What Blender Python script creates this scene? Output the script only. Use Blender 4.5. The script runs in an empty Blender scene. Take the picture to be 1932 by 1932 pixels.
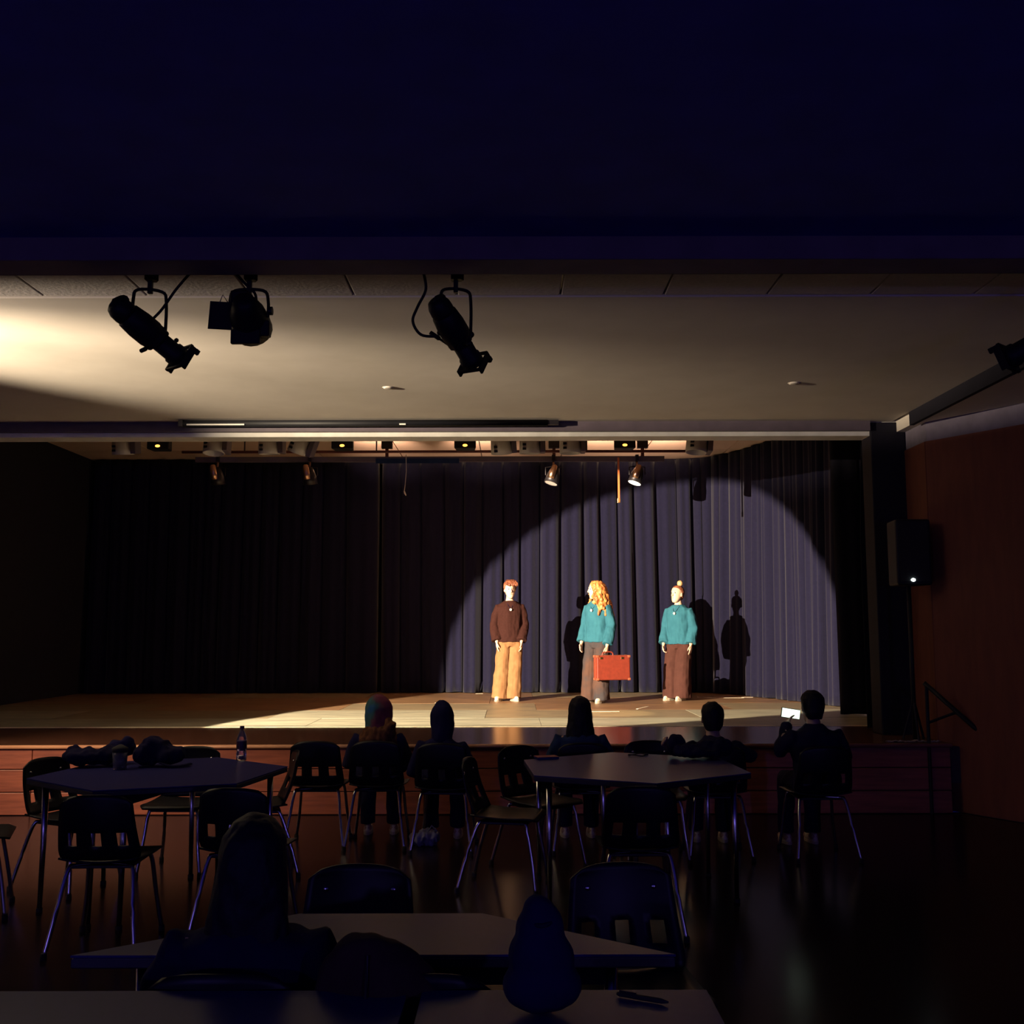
import bpy, math, random
from mathutils import Vector, Matrix, noise
random.seed(7)
PI = math.pi
R = math.radians
scene = bpy.context.scene
col = scene.collection

# ------------------------------------------------------------------ camera
cam_d = bpy.data.cameras.new('camera')
cam_d.sensor_width = 36.0
cam_d.lens = 2000.0 / 1932.0 * 36.0
cam_d.clip_start = 0.05
cam_d.clip_end = 100
cam = bpy.data.objects.new('camera', cam_d)
cam.location = (0, 0, 1.57)
cam.rotation_euler = (R(90 + 6.277), R(0.12), 0)
col.objects.link(cam)
scene.camera = cam

# ------------------------------------------------------------------ world and exposure
world = bpy.data.worlds.new('world')
scene.world = world
world.use_nodes = True
bg = world.node_tree.nodes['Background']
bg.inputs[0].default_value = (0.10, 0.07, 1.0, 1)
bg.inputs[1].default_value = 0.02
vs = scene.view_settings
vs.view_transform = 'Standard'
vs.look = 'None'
vs.gamma = 1.0
vs.use_curve_mapping = False
vs.exposure = 0.0
cy = scene.cycles
cy.max_bounces = 6
cy.diffuse_bounces = 3
cy.glossy_bounces = 3
cy.transmission_bounces = 6

# ------------------------------------------------------------------ lights
def spot(name, loc, target, watts, size_deg, blend, color, radius=0.04):
    d = bpy.data.lights.new(name, 'SPOT')
    d.energy = watts
    d.spot_size = R(size_deg)
    d.spot_blend = blend
    d.color = color
    d.shadow_soft_size = radius
    o = bpy.data.objects.new(name, d)
    col.objects.link(o)
    o.location = loc
    o.rotation_euler = (Vector(target) - Vector(loc)).to_track_quat('-Z', 'Y').to_euler()
    return o
KEY = Vector((-6.0, 5.65, 3.0))
KEY_AIM = Vector((1.38, 14.7, 0.72))
spot('key_spotlight', KEY, KEY_AIM, 26500, 29.8, 0.10, (1.0, 0.80, 0.55), 0.008)
# spots added above the key lamp to make the glow on the hall ceiling
CEILING_SPOT = KEY + Vector((0.0, 0.0, 0.10))
spot('added_ceiling_spot', CEILING_SPOT, CEILING_SPOT + Vector((0.839, 0.545, 0.078)), 5800, 46, 1.0, (1.0, 0.82, 0.55), 0.010)
spot('added_ceiling_spot', CEILING_SPOT, CEILING_SPOT + Vector((0.961, 0.276, 0.085)), 1700, 31, 1.0, (1.0, 0.82, 0.58), 0.010)
# soft extra spot added below the key lamp to brighten the stage front
spot('added_front_spot', KEY + Vector((0.2, 0.42, -0.26)), KEY + Vector((0.2, 0.42, -0.26)) + Vector((0.55, 0.72, -0.56)), 850, 42, 1.0, (1.0, 0.72, 0.45), 0.04)
# blue fill lamps added behind the camera to tint the dark areas navy
BLUE_FILLS = [(-3.4, -3.8, 1.7), (3.4, -3.8, 1.7)]
for p in BLUE_FILLS:
    d = bpy.data.lights.new('added_blue_fill', 'POINT'); d.energy = 95; d.color = (0.26, 0.19, 1.0); d.shadow_soft_size = 0.10
    o = bpy.data.objects.new('added_blue_fill', d); o.location = p; col.objects.link(o)
# warm stage wash lamps over the stage
for x, y, tx, ty, w in ((-1.93, 12.0, -1.6, 14.6, 30), (-0.53, 12.0, 0.2, 14.8, 36), (1.29, 12.0, 1.8, 14.4, 36), (-4.03, 12.0, -3.6, 14.2, 8)):
    spot('wash_lamp', (x, y, 3.52), (tx, ty, 0.6), w, 105, 0.9, (1.0, 0.42, 0.16), 0.08)
for x in (-1.93, -0.53, 1.29, 2.13):   # uplights added behind the batten to brighten the stage ceiling
    spot('added_uplight', (x, 13.95, 3.86), (x + 0.05, 15.1, 4.40), 400, 56, 1.0, (1.0, 0.66, 0.44), 0.05)
spot('downlight_lamp', (1.60, 13.55, 3.32), (1.22, 12.55, 0.59), 330, 19, 0.5, (1.0, 0.72, 0.33), 0.05)

# ------------------------------------------------------------------ materials
def mat(name, c, rough=0.6, metal=0.0, c2=None, scale=8.0, stretch=(1, 1, 1), bump=0.0, emit=None, estr=0.0, spec=0.5, alpha_trans=0.0, sheen=0.0, lo=0.35, hi=0.65, coat=0.0):
    m = bpy.data.materials.new(name)
    m.use_nodes = True
    nt = m.node_tree
    b = nt.nodes['Principled BSDF']
    b.inputs['Roughness'].default_value = rough
    b.inputs['Metallic'].default_value = metal
    b.inputs['Specular IOR Level'].default_value = spec
    if coat:
        b.inputs['Coat Weight'].default_value = coat
        b.inputs['Coat Roughness'].default_value = 0.12
    if sheen:
        b.inputs['Sheen Weight'].default_value = sheen
    if alpha_trans:
        b.inputs['Transmission Weight'].default_value = alpha_trans
    if emit:
        b.inputs['Emission Color'].default_value = (*emit, 1)
        b.inputs['Emission Strength'].default_value = estr
    if c2 is None:
        c2 = tuple(min(1, v * 0.82) for v in c)
    tc = nt.nodes.new('ShaderNodeTexCoord')
    mp = nt.nodes.new('ShaderNodeMapping')
    mp.inputs['Scale'].default_value = stretch
    nz = nt.nodes.new('ShaderNodeTexNoise')
    nz.inputs['Scale'].default_value = scale
    nz.inputs['Detail'].default_value = 5
    rp = nt.nodes.new('ShaderNodeValToRGB')
    rp.color_ramp.elements[0].position = lo
    rp.color_ramp.elements[1].position = hi
    rp.color_ramp.elements[0].color = (*c, 1)
    rp.color_ramp.elements[1].color = (*c2, 1)
    nt.links.new(tc.outputs['Object'], mp.inputs[0])
    nt.links.new(mp.outputs[0], nz.inputs['Vector'])
    nt.links.new(nz.outputs[0], rp.inputs[0])
    nt.links.new(rp.outputs[0], b.inputs['Base Color'])
    if bump:
        bp = nt.nodes.new('ShaderNodeBump')
        bp.inputs['Strength'].default_value = bump
        bp.inputs['Distance'].default_value = 0.01
        nt.links.new(nz.outputs[0], bp.inputs['Height'])
        nt.links.new(bp.outputs[0], b.inputs['Normal'])
    return m
M = {}
M['plaster'] = mat('plaster', (0.62, 0.56, 0.52), 0.85, c2=(0.58, 0.52, 0.48), scale=3, bump=0.05)
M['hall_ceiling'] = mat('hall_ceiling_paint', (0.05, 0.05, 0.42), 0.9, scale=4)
M['beam'] = mat('beam_paint', (0.16, 0.12, 0.15), 0.85, scale=5)
M['tile'] = mat('ceiling_tile', (0.55, 0.50, 0.50), 0.95, c2=(0.48, 0.44, 0.44), scale=40, bump=0.2)
M['white'] = mat('white_trim_paint', (0.75, 0.72, 0.68), 0.5, scale=5)
M['black_paint'] = mat('black_paint', (0.012, 0.011, 0.02), 0.75, spec=0.2)
M['track'] = mat('dark_track', (0.10, 0.075, 0.10), 0.6)
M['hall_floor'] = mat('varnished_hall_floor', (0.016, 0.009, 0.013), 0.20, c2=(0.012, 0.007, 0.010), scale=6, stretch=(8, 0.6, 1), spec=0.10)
M['apron'] = mat('varnished_apron_wood', (0.13, 0.055, 0.035), 0.2, c2=(0.09, 0.038, 0.026), scale=5, stretch=(0.6, 8, 1))
M['fascia'] = mat('red_wood_fascia', (0.30, 0.085, 0.05), 0.45, c2=(0.20, 0.055, 0.035), scale=4, stretch=(0.8, 6, 10))
M['nosing'] = mat('pale_wood_nosing', (0.50, 0.26, 0.15), 0.3, c2=(0.40, 0.19, 0.11), scale=4, stretch=(1, 8, 8))
M['edge_strip'] = mat('pale_edge_strip', (0.75, 0.68, 0.48), 0.4, scale=5)
M['kick'] = mat('dark_kick_board', (0.03, 0.02, 0.025), 0.7)
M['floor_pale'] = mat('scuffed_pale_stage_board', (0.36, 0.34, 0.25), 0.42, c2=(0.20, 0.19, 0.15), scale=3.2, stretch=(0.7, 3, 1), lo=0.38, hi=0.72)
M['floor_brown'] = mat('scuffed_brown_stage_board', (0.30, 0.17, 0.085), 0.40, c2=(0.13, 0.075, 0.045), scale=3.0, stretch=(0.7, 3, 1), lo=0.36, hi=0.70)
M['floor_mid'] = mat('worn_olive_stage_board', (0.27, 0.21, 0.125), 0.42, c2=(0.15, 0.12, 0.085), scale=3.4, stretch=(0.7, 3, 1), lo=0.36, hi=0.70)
M['stage_sub'] = mat('dark_stage_base', (0.04, 0.03, 0.025), 0.6)
M['curtain'] = mat('dark_velour_curtain', (0.0088, 0.0082, 0.026), 0.95, c2=(0.0074, 0.007, 0.022), scale=30, spec=0.1, sheen=0.12)
M['leg'] = mat('black_leg_curtain', (0.010, 0.009, 0.016), 0.95, spec=0.1)
M['stage_ceiling'] = mat('stage_ceiling_panel', (0.80, 0.60, 0.48), 0.9, c2=(0.72, 0.53, 0.42), scale=2)
M['stage_wall'] = mat('black_stage_wall_paint', (0.012, 0.011, 0.022), 0.9)
M['orange_wall'] = mat('orange_brown_wall_panel', (0.17, 0.045, 0.026), 0.8, c2=(0.14, 0.037, 0.022), scale=5, stretch=(3, 3, 0.5))
M['pale_wall'] = mat('pale_wall_paint', (0.20, 0.17, 0.24), 0.85)
M['lamp_black'] = mat('black_lamp_metal', (0.010, 0.010, 0.014), 0.55, spec=0.25)
M['lamp_grey'] = mat('grey_lamp_metal', (0.52, 0.47, 0.45), 0.45, c2=(0.44, 0.40, 0.38), scale=6)
M['dark_metal'] = mat('dark_metal', (0.03, 0.025, 0.03), 0.4, metal=0.6)
M['red_pipe'] = mat('red_brown_pipe', (0.14, 0.03, 0.03), 0.5)
M['chrome'] = mat('chrome', (0.72, 0.70, 0.68), 0.22, metal=1.0, scale=3)
M['copper'] = mat('warm_metal', (0.65, 0.38, 0.25), 0.3, metal=1.0)
M['chair'] = mat('navy_black_plastic', (0.004, 0.004, 0.010), 0.45, scale=20, spec=0.3)
M['rubber'] = mat('black_rubber', (0.012, 0.012, 0.014), 0.8)
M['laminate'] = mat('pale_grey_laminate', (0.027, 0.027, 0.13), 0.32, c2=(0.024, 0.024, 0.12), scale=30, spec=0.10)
M['table_edge'] = mat('dark_table_edge', (0.02, 0.018, 0.03), 0.5)
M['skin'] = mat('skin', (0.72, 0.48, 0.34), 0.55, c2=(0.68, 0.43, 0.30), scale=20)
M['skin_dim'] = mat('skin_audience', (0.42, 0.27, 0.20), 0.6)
M['hair_brown'] = mat('red_brown_hair', (0.26, 0.085, 0.04), 0.45, c2=(0.10, 0.03, 0.018), scale=40, stretch=(1, 1, 0.3), bump=0.6)
M['hair_auburn'] = mat('auburn_curls', (0.62, 0.26, 0.07), 0.5, c2=(0.30, 0.08, 0.02), scale=28, stretch=(1, 1, 0.5), bump=0.8)
M['hair_dark'] = mat('dark_hair', (0.006, 0.005, 0.014), 0.6, scale=40, bump=0.3, spec=0.2)
M['hair_bun'] = mat('blond_bun', (0.55, 0.36, 0.18), 0.5, scale=40, bump=0.5)
M['brown_top'] = mat('brown_cotton', (0.034, 0.0115, 0.0095), 0.9, scale=60, spec=0.1)
M['tan_trousers'] = mat('tan_cotton', (0.26, 0.135, 0.062), 0.9, c2=(0.22, 0.11, 0.05), scale=12, spec=0.1)
M['teal'] = mat('teal_cotton', (0.027, 0.118, 0.165), 0.9, c2=(0.022, 0.10, 0.145), scale=10, spec=0.1)
M['brown_trousers'] = mat('brown_cotton_trousers', (0.065, 0.026, 0.021), 0.9, c2=(0.055, 0.022, 0.018), scale=12, spec=0.1)
M['grey_trousers'] = mat('grey_brown_trousers', (0.082, 0.044, 0.034), 0.9, c2=(0.044, 0.038, 0.042), scale=3, lo=0.42, hi=0.58, spec=0.1)
M['white_shoe'] = mat('white_canvas', (0.72, 0.64, 0.50), 0.6)
M['sole'] = mat('pale_rubber', (0.45, 0.38, 0.30), 0.7)
M['pendant'] = mat('white_pendant', (0.8, 0.76, 0.68), 0.3)
M['eye_dark'] = mat('dark_eye', (0.03, 0.02, 0.015), 0.3)
M['lip'] = mat('lip', (0.5, 0.2, 0.16), 0.5)
M['suitcase'] = mat('orange_leather', (0.21, 0.029, 0.014), 0.5, c2=(0.17, 0.024, 0.012), scale=25, bump=0.1)
M['suitcase_trim'] = mat('light_leather_trim', (0.30, 0.08, 0.035), 0.5)
M['brass'] = mat('brass', (0.7, 0.45, 0.18), 0.3, metal=1.0)
M['navy_cloth'] = mat('navy_cloth', (0.014, 0.013, 0.055), 0.95, spec=0.15)
M['blue_cloth'] = mat('blue_cloth', (0.015, 0.03, 0.09), 0.95, spec=0.15)
M['black_cloth'] = mat('black_cloth', (0.008, 0.007, 0.035), 0.95, spec=0.15)
M['brown_cloth'] = mat('dark_brown_cloth', (0.045, 0.022, 0.022), 0.95, spec=0.15)
M['amber_fur'] = mat('amber_fleece', (0.16, 0.07, 0.03), 0.95, c2=(0.09, 0.04, 0.02), scale=40, bump=0.8, spec=0.1)
M['phone_screen'] = mat('lit_phone_screen', (0.8, 0.9, 0.8), 0.3, emit=(0.80, 1.0, 0.78), estr=1.7)
M['led'] = mat('lit_led', (0.9, 0.95, 0.9), 0.3, emit=(0.85, 1.0, 0.95), estr=14.0)
M['amber_lens'] = mat('lit_amber_lens', (1.0, 0.55, 0.12), 0.3, emit=(1.0, 0.42, 0.07), estr=3.0)
M['hot_lens'] = mat('lit_white_lens', (1.0, 0.9, 0.8), 0.3, emit=(1.0, 0.88, 0.62), estr=5.0)
M['clear'] = mat('clear_plastic', (0.85, 0.85, 0.92), 0.08, alpha_trans=0.92)
M['label_dark'] = mat('dark_bottle_label', (0.06, 0.02, 0.04), 0.5)
M['film'] = mat('crumpled_film', (0.22, 0.22, 0.30), 0.4)
M['speaker'] = mat('speaker_black', (0.010, 0.010, 0.014), 0.6, spec=0.3)
M['strap'] = mat('orange_strap', (0.62, 0.16, 0.04), 0.6)
M['rope'] = mat('pale_rope', (0.6, 0.55, 0.5), 0.8)
M['tape'] = mat('white_tape', (0.75, 0.68, 0.55), 0.6)
M['red_item'] = mat('red_paper', (0.22, 0.03, 0.03), 0.6)
def hood_mat():
    m = bpy.data.materials.new('tie_dye_fleece')
    m.use_nodes = True
    nt = m.node_tree
    b = nt.nodes['Principled BSDF']
    b.inputs['Roughness'].default_value = 0.95
    tc = nt.nodes.new('ShaderNodeTexCoord')
    sx = nt.nodes.new('ShaderNodeSeparateXYZ')
    nz = nt.nodes.new('ShaderNodeTexNoise')
    nz.inputs['Scale'].default_value = 9
    ad = nt.nodes.new('ShaderNodeMath')
    ad.operation = 'MULTIPLY_ADD'
    ad.inputs[1].default_value = 3.2
    a2 = nt.nodes.new('ShaderNodeMath')
    a2.operation = 'ADD'
    rp = nt.nodes.new('ShaderNodeValToRGB')
    cs = [(0.0, (0.20, 0.03, 0.06)), (0.42, (0.15, 0.03, 0.05)), (0.58, (0.10, 0.05, 0.06)), (0.68, (0.04, 0.12, 0.10)), (0.85, (0.02, 0.12, 0.24))]
    el = rp.color_ramp.elements
    el[0].position = cs[0][0]; el[0].color = (*cs[0][1], 1)
    el[1].position = cs[-1][0]; el[1].color = (*cs[-1][1], 1)
    for p, c in cs[1:-1]:
        e = el.new(p); e.color = (*c, 1)
    nt.links.new(tc.outputs['Object'], sx.inputs[0])
    nt.links.new(tc.outputs['Object'], nz.inputs['Vector'])
    nt.links.new(sx.outputs[0], ad.inputs[0])
    nt.links.new(nz.outputs[0], ad.inputs[2])
    nt.links.new(ad.outputs[0], rp.inputs[0])
    nt.links.new(rp.outputs[0], b.inputs['Base Color'])
    return m
M['tie_dye'] = hood_mat()

# ------------------------------------------------------------------ mesh helpers
class MB:
    def __init__(s):
        s.v = []; s.f = []
    def box(s, x0, x1, y0, y1, z0, z1, bev=0.0):
        n = len(s.v)
        s.v += [(x0, y0, z0), (x1, y0, z0), (x1, y1, z0), (x0, y1, z0), (x0, y0, z1), (x1, y0, z1), (x1, y1, z1), (x0, y1, z1)]
        s.f += [(n, n+3, n+2, n+1), (n+4, n+5, n+6, n+7), (n, n+1, n+5, n+4), (n+1, n+2, n+6, n+5), (n+2, n+3, n+7, n+6), (n+3, n, n+4, n+7)]
        return s
    def rings(s, rs, cap=True):
        """rs: list of lists of points, equal length"""
        n0 = len(s.v); k = len(rs[0])
        for r in rs: s.v += [tuple(p) for p in r]
        for i in range(len(rs) - 1):
            for j in range(k):
                a = n0 + i*k + j; b = n0 + i*k + (j+1) % k
                s.f.append((a, b, b + k, a + k))
        if cap:
            s.f.append(tuple(n0 + j for j in reversed(range(k))))
            m = n0 + (len(rs)-1)*k
            s.f.append(tuple(m + j for j in range(k)))
        return s
    def loft(s, secs, k=20, yaw=0.0):
        """horizontal ellipses: (cx,cy,z,rx,ry)"""
        rs = []
        for cx, cy, z, rx, ry in secs:
            ring = []
            for j in range(k):
                a = 2*PI*j/k
                x, y = rx*math.cos(a), ry*math.sin(a)
                ring.append((cx + x*math.cos(yaw) - y*math.sin(yaw), cy + x*math.sin(yaw) + y*math.cos(yaw), z))
            rs.append(ring)
        return s.rings(rs)
    def tube(s, pts, rad, k=10, up=(0, 0, 1), round_ends=False):
        P = [Vector(p) for p in pts]
        if not isinstance(rad, list): rad = [rad]*len(P)
        rad = [r if isinstance(r, (list, tuple)) else (r, r) for r in rad]
        if round_ends:
            t0 = (P[0]-P[1]).normalized(); t1 = (P[-1]-P[-2]).normalized()
            a, b = rad[0], rad[-1]
            P = [P[0]+t0*a[0]*0.9, P[0]+t0*a[0]*0.6] + P + [P[-1]+t1*b[0]*0.6, P[-1]+t1*b[0]*0.9]
            rad = [(a[0]*.35, a[1]*.35), (a[0]*.78, a[1]*.78)] + rad + [(b[0]*.78, b[1]*.78), (b[0]*.35, b[1]*.35)]
        rs = []
        ref = Vector(up)
        for i, p in enumerate(P):
            if i == 0: t = P[1]-P[0]
            elif i == len(P)-1: t = P[-1]-P[-2]
            else: t = (P[i+1]-P[i]).normalized() + (P[i]-P[i-1]).normalized()
            t.normalize()
            if abs(t.dot(ref)) > 0.95: r2 = Vector((1, 0, 0)) if abs(t.x) < 0.9 else Vector((0, 1, 0))
            else: r2 = ref
            u = t.cross(r2).normalized(); w = u.cross(t).normalized()
            if i and rs:
                # keep frames aligned
                if u.dot(pu) < 0: u = -u; w = -w
            pu = u
            rs.append([p + u*rad[i][0]*math.cos(2*PI*j/k) + w*rad[i][1]*math.sin(2*PI*j/k) for j in range(k)])
        return s.rings(rs)
    def ball(s, c, r, k=12, n=8, rot=None):
        c = Vector(c)
        if not isinstance(r, (list, tuple)): r = (r, r, r)
        rs = []
        for i in range(n+1):
            th = PI*(0.02 + 0.96*i/n)
            ring = []
            for j in range(k):
                a = 2*PI*j/k
                v = Vector((r[0]*math.sin(th)*math.cos(a), r[1]*math.sin(th)*math.sin(a), -r[2]*math.cos(th)))
                if rot: v = rot @ v
                ring.append(c + v)
            rs.append(ring)
        return s.rings(rs)
    def lathe(s, prof, k=20, mtx=None):
        """prof: (r, h) along local +Z; mtx maps to place"""
        mtx = mtx or Matrix.Identity(4)
        rs = [[mtx @ Vector((r*math.cos(2*PI*j/k), r*math.sin(2*PI*j/k), h)) for j in range(k)] for r, h in prof]
        return s.rings(rs)
    def prism(s, poly, z0, z1):
        n = len(s.v); k = len(poly)
        s.v += [(x, y, z0) for x, y in poly] + [(x, y, z1) for x, y in poly]
        s.f.append(tuple(n + j for j in reversed(range(k))))
        s.f.append(tuple(n + k + j for j in range(k)))
        for j in range(k):
            a = n + j; b = n + (j+1) % k
            s.f.append((a, b, b + k, a + k))
        return s
    def xform(s, m, start=0):
        for i in range(start, len(s.v)): s.v[i] = tuple(m @ Vector(s.v[i]))
        return s
    def mesh(s, name):
        me = bpy.data.meshes.new(name)
        me.from_pydata([tuple(v) for v in s.v], [], s.f)
        me.update()
        return me
    def build(s, name, m, parent=None, smooth=False, bevel=0.0):
        me = s.mesh(name)
        if smooth:
            for p in me.polygons: p.use_smooth = True
        me.materials.append(m)
        o = bpy.data.objects.new(name, me)
        col.objects.link(o)
        if parent: o.parent = parent
        if bevel:
            b = o.modifiers.new('bevel', 'BEVEL'); b.width = bevel; b.segments = 2; b.limit_method = 'ANGLE'
        return o
    def remesh(s, name, m, parent=None, voxel=0.008, smooth_it=4, disp=None):
        me = s.mesh(name + '_raw')
        t = bpy.data.objects.new(name + '_raw', me)
        col.objects.link(t)
        rm = t.modifiers.new('r', 'REMESH'); rm.mode = 'VOXEL'; rm.voxel_size = voxel
        sm = t.modifiers.new('s', 'SMOOTH'); sm.factor = 0.5; sm.iterations = smooth_it
        dg = bpy.context.evaluated_depsgraph_get()
        me2 = bpy.data.meshes.new_from_object(t.evaluated_get(dg))
        me2.name = name
        bpy.data.objects.remove(t)
        bpy.data.meshes.remove(me)
        if disp:
            nrm = [v.normal.copy() for v in me2.vertices]
            for v, n in zip(me2.vertices, nrm): v.co += n * disp(v.co)
            me2.update()
        for p in me2.polygons: p.use_smooth = True
        me2.materials.clear(); me2.materials.append(m)
        o = bpy.data.objects.new(name, me2)
        col.objects.link(o)
        if parent: o.parent = parent
        return o
def tag(o, label, cat, group=None):
    o['label'] = label; o['category'] = cat
    if group: o['group'] = group
    return o
def thing(name, label, cat, loc=(0, 0, 0), rz=0.0, group=None):
    o = bpy.data.objects.new(name, None)
    o.empty_display_size = 0.1
    col.objects.link(o)
    o.location = loc; o.rotation_euler = (0, 0, rz)
    return tag(o, label, cat, group)
def struct(o):
    o['kind'] = 'structure'
    return o
def dup(root, loc=None, rz=None, label=None, group=None):
    r = root.copy(); col.objects.link(r)
    if loc is not None: r.location = loc
    if rz is not None: r.rotation_euler = (0, 0, rz)
    if label: r['label'] = label
    if group: r['group'] = group
    for ch in list(root.children):
        c = ch.copy(); col.objects.link(c); c.parent = r
        for g in list(ch.children):
            d = g.copy(); col.objects.link(d); d.parent = c
    return r
def copy_part(o):
    c = o.copy(); col.objects.link(c); return c
def axis_mtx(origin, d):
    q = Vector(d).normalized().to_track_quat('Z', 'Y')
    return Matrix.Translation(Vector(origin)) @ q.to_matrix().to_4x4()

ZS = 0.588       # stage level
ZC = 3.523       # plaster ceiling
# ------------------------------------------------------------------ the setting
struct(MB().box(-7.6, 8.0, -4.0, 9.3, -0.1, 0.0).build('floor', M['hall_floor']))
struct(MB().box(-7.6, 8.0, -4.0, 5.2, 3.55, 3.65).build('ceiling', M['hall_ceiling']))
struct(MB().box(-7.6, 8.0, 5.2, 5.43, 3.43, 3.65).build('trim_1', M['beam'], bevel=0.006))['label'] = 'dropped ceiling beam in front of the hanging lights'
# tiled strip behind the beam
ct = struct(MB().box(-7.6, 8.0, 5.43, 6.10, 3.551, 3.62).build('ceiling', M['dark_metal']))
tile_me = None
for i in range(21):
    for j in range(1):
        if tile_me is None:
            t = MB().box(0.006, 0.604, 0.006, 0.664, 0, 0.02).build('ceiling_tile', M['tile'], ct, bevel=0.004)
            tile_me = t
        else:
            t = copy_part(tile_me); t.parent = ct
        t.location = (-5.2 + i*0.61, 5.43, 3.530)
struct(MB().box(-7.6, 3.62, 6.10, 6.16, 3.521, 3.62).build('trim_2', M['plaster'], bevel=0.005))
struct(MB().box(-7.6, 3.62, 6.16, 9.96, ZC, 3.65).build('ceiling', M['plaster']))
# right lower ceiling and its fascia
struct(MB().box(3.62, 3.66, 5.43, 9.5, 3.40, 3.65).build('trim_3', M['black_paint']))
struct(MB().box(3.66, 8.0, 5.43, 9.95, 3.42, 3.62).build('ceiling', M['plaster']))
# proscenium
struct(MB().box(-7.6, 3.69, 9.96, 10.2, 3.388, 4.35).build('wall_proscenium', M['white'], bevel=0.004))
struct(MB().box(-5.9, 3.40, 9.90, 9.955, 3.43, ZC).build('trim_4', M['track']))
struct(MB().box(3.41, 3.74, 9.93, 10.2, ZS, 3.515).build('wall_proscenium_right', M['black_paint'], bevel=0.01))
struct(MB().box(-7.6, -5.9, 9.93, 10.2, 0, 3.53).build('wall_proscenium_left', M['plaster']))
# stage
struct(MB().box(-7.5, 5.3, 9.26, 17.3, 0.25, ZS - 0.03).build('stage_base', M['stage_sub']))
fs = struct(MB().box(-7.5, 3.75, 9.25, 9.30, 0.0, 0.56).build('stage_front', M['kick']))
for k, (z0, z1) in enumerate(((0.006, 0.190), (0.197, 0.381), (0.388, 0.556))):
    for x0, x1 in ((-7.5, -4.1), (-4.095, -0.41), (-0.405, 3.74)):
        MB().box(x0, x1, 9.222, 9.25, z0, z1).build('fascia_board', M['fascia'], fs, bevel=0.004)
MB().tube([(-7.5, 9.215, 0.572), (3.75, 9.215, 0.572)], (0.022, 0.018), 10).build('nosing', M['nosing'], fs, smooth=True)
ap = struct(MB().box(-7.5, 3.75, 9.23, 10.84, ZS - 0.03, ZS - 0.004).build('stage_apron', M['stage_sub']))
bm_ = None
for i in range(14):
    y0 = 9.235 + i*0.1145
    b = MB().box(-7.5, 3.74, y0, y0 + 0.1125, ZS - 0.004, ZS).build('apron_board', M['apron'], ap)
stf = struct(MB().box(-7.0, 5.2, 10.84, 17.2, ZS - 0.03, ZS - 0.004).build('floor_stage', M['stage_sub']))
MB().box(-7.0, 4.48, 10.838, 10.875, ZS - 0.004, ZS + 0.004).build('edge_strip', M['edge_strip'], stf)
y = 10.88
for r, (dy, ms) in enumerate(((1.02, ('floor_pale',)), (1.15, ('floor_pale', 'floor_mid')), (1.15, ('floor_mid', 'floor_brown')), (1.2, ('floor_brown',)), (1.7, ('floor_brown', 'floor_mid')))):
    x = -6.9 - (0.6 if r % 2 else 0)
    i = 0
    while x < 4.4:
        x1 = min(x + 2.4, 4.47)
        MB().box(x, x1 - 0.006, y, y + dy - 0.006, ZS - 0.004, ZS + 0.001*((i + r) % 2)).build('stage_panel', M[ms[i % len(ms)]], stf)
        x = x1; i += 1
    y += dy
# scuffs and tape marks on the stage floor
for x, y, l, a in ((1.62, 13.35, 0.45, 1.15), (1.02, 12.75, 0.5, 0.02), (3.0, 15.2, 0.55, -0.06), (-1.75, 16.2, 0.07, 0.3), (-0.5, 16.3, 0.11, 0.1), (-1.7, 14.4, 0.05, 0), (2.75, 15.35, 0.2, 0.1), (-1.0, 14.3, 0.05, 0.5), (0.0, 15.9, 0.1, 0), (3.35, 15.3, 0.16, -0.05)):
    t = MB().box(-l/2, l/2, -0.014, 0.014, 0, 0.003).build('tape_mark', M['tape'], stf)
    t.location = (x, y, ZS + 0.001); t.rotation_euler = (0, 0, a)
# stage shell
struct(MB().box(-6.8, 5.3, 17.2, 17.3, 0.3, 4.4).build('wall_back', M['stage_wall']))
struct(MB().box(-6.8, -6.68, 10.2, 17.2, 0.3, 4.4).build('wall_stage_left', M['stage_wall']))
struct(MB().box(4.48, 4.6, 10.2, 17.2, 0.3, 4.4).build('wall_stage_right', M['pale_wall']))
sc_ = struct(MB().box(-6.8, 4.6, 10.2, 17.2, 4.262, 4.40).build('ceiling_stage', M['kick']))
for i in range(9):
    for j in range(3):
        MB().box(-6.66 + i*1.24, -6.66 + i*1.24 + 1.225, 13.0 + j*1.4, 13.0 + j*1.4 + 1.385, 4.245, 4.262).build('ceiling_panel', M['stage_ceiling'], sc_)
MB().box(-6.66, 4.47, 10.2, 12.99, 4.245, 4.262).build('ceiling_panel', M['stage_ceiling'], sc_)
# recessed duct panel on the stage ceiling
# right hall wall (splayed) and left hall wall
wr = struct(MB().prism([(3.745, 9.95), (3.745, 9.45), (7.0, 4.1), (7.15, 4.1), (3.9, 9.95)], 0, 3.42).build('wall_right', M['pale_wall']))
p0 = Vector((3.745, 9.45)); p1 = Vector((7.0, 4.1)); dr = (p1-p0).normalized(); nr = Vector((-dr.y, dr.x)); nr = -nr if nr.x > 0 else nr
MB().box(3.725, 3.743, 9.44, 9.93, 0.005, 3.24).build('wall_panel', M['orange_wall'], wr, bevel=0.003)
for i in range(5):
    a = p0 + dr*(i*1.2 + 0.004); b = p0 + dr*((i+1)*1.2 - 0.004)
    a2 = a + nr*0.02; b2 = b + nr*0.02
    MB().prism([(a.x, a.y), (b.x, b.y), (b2.x, b2.y), (a2.x, a2.y)], 0.005, 3.24).build('wall_panel', M['orange_wall'], wr)
struct(MB().box(-7.7, -7.6, -4.0, 9.95, 0, 3.65).build('wall_left', M['plaster']))
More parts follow.
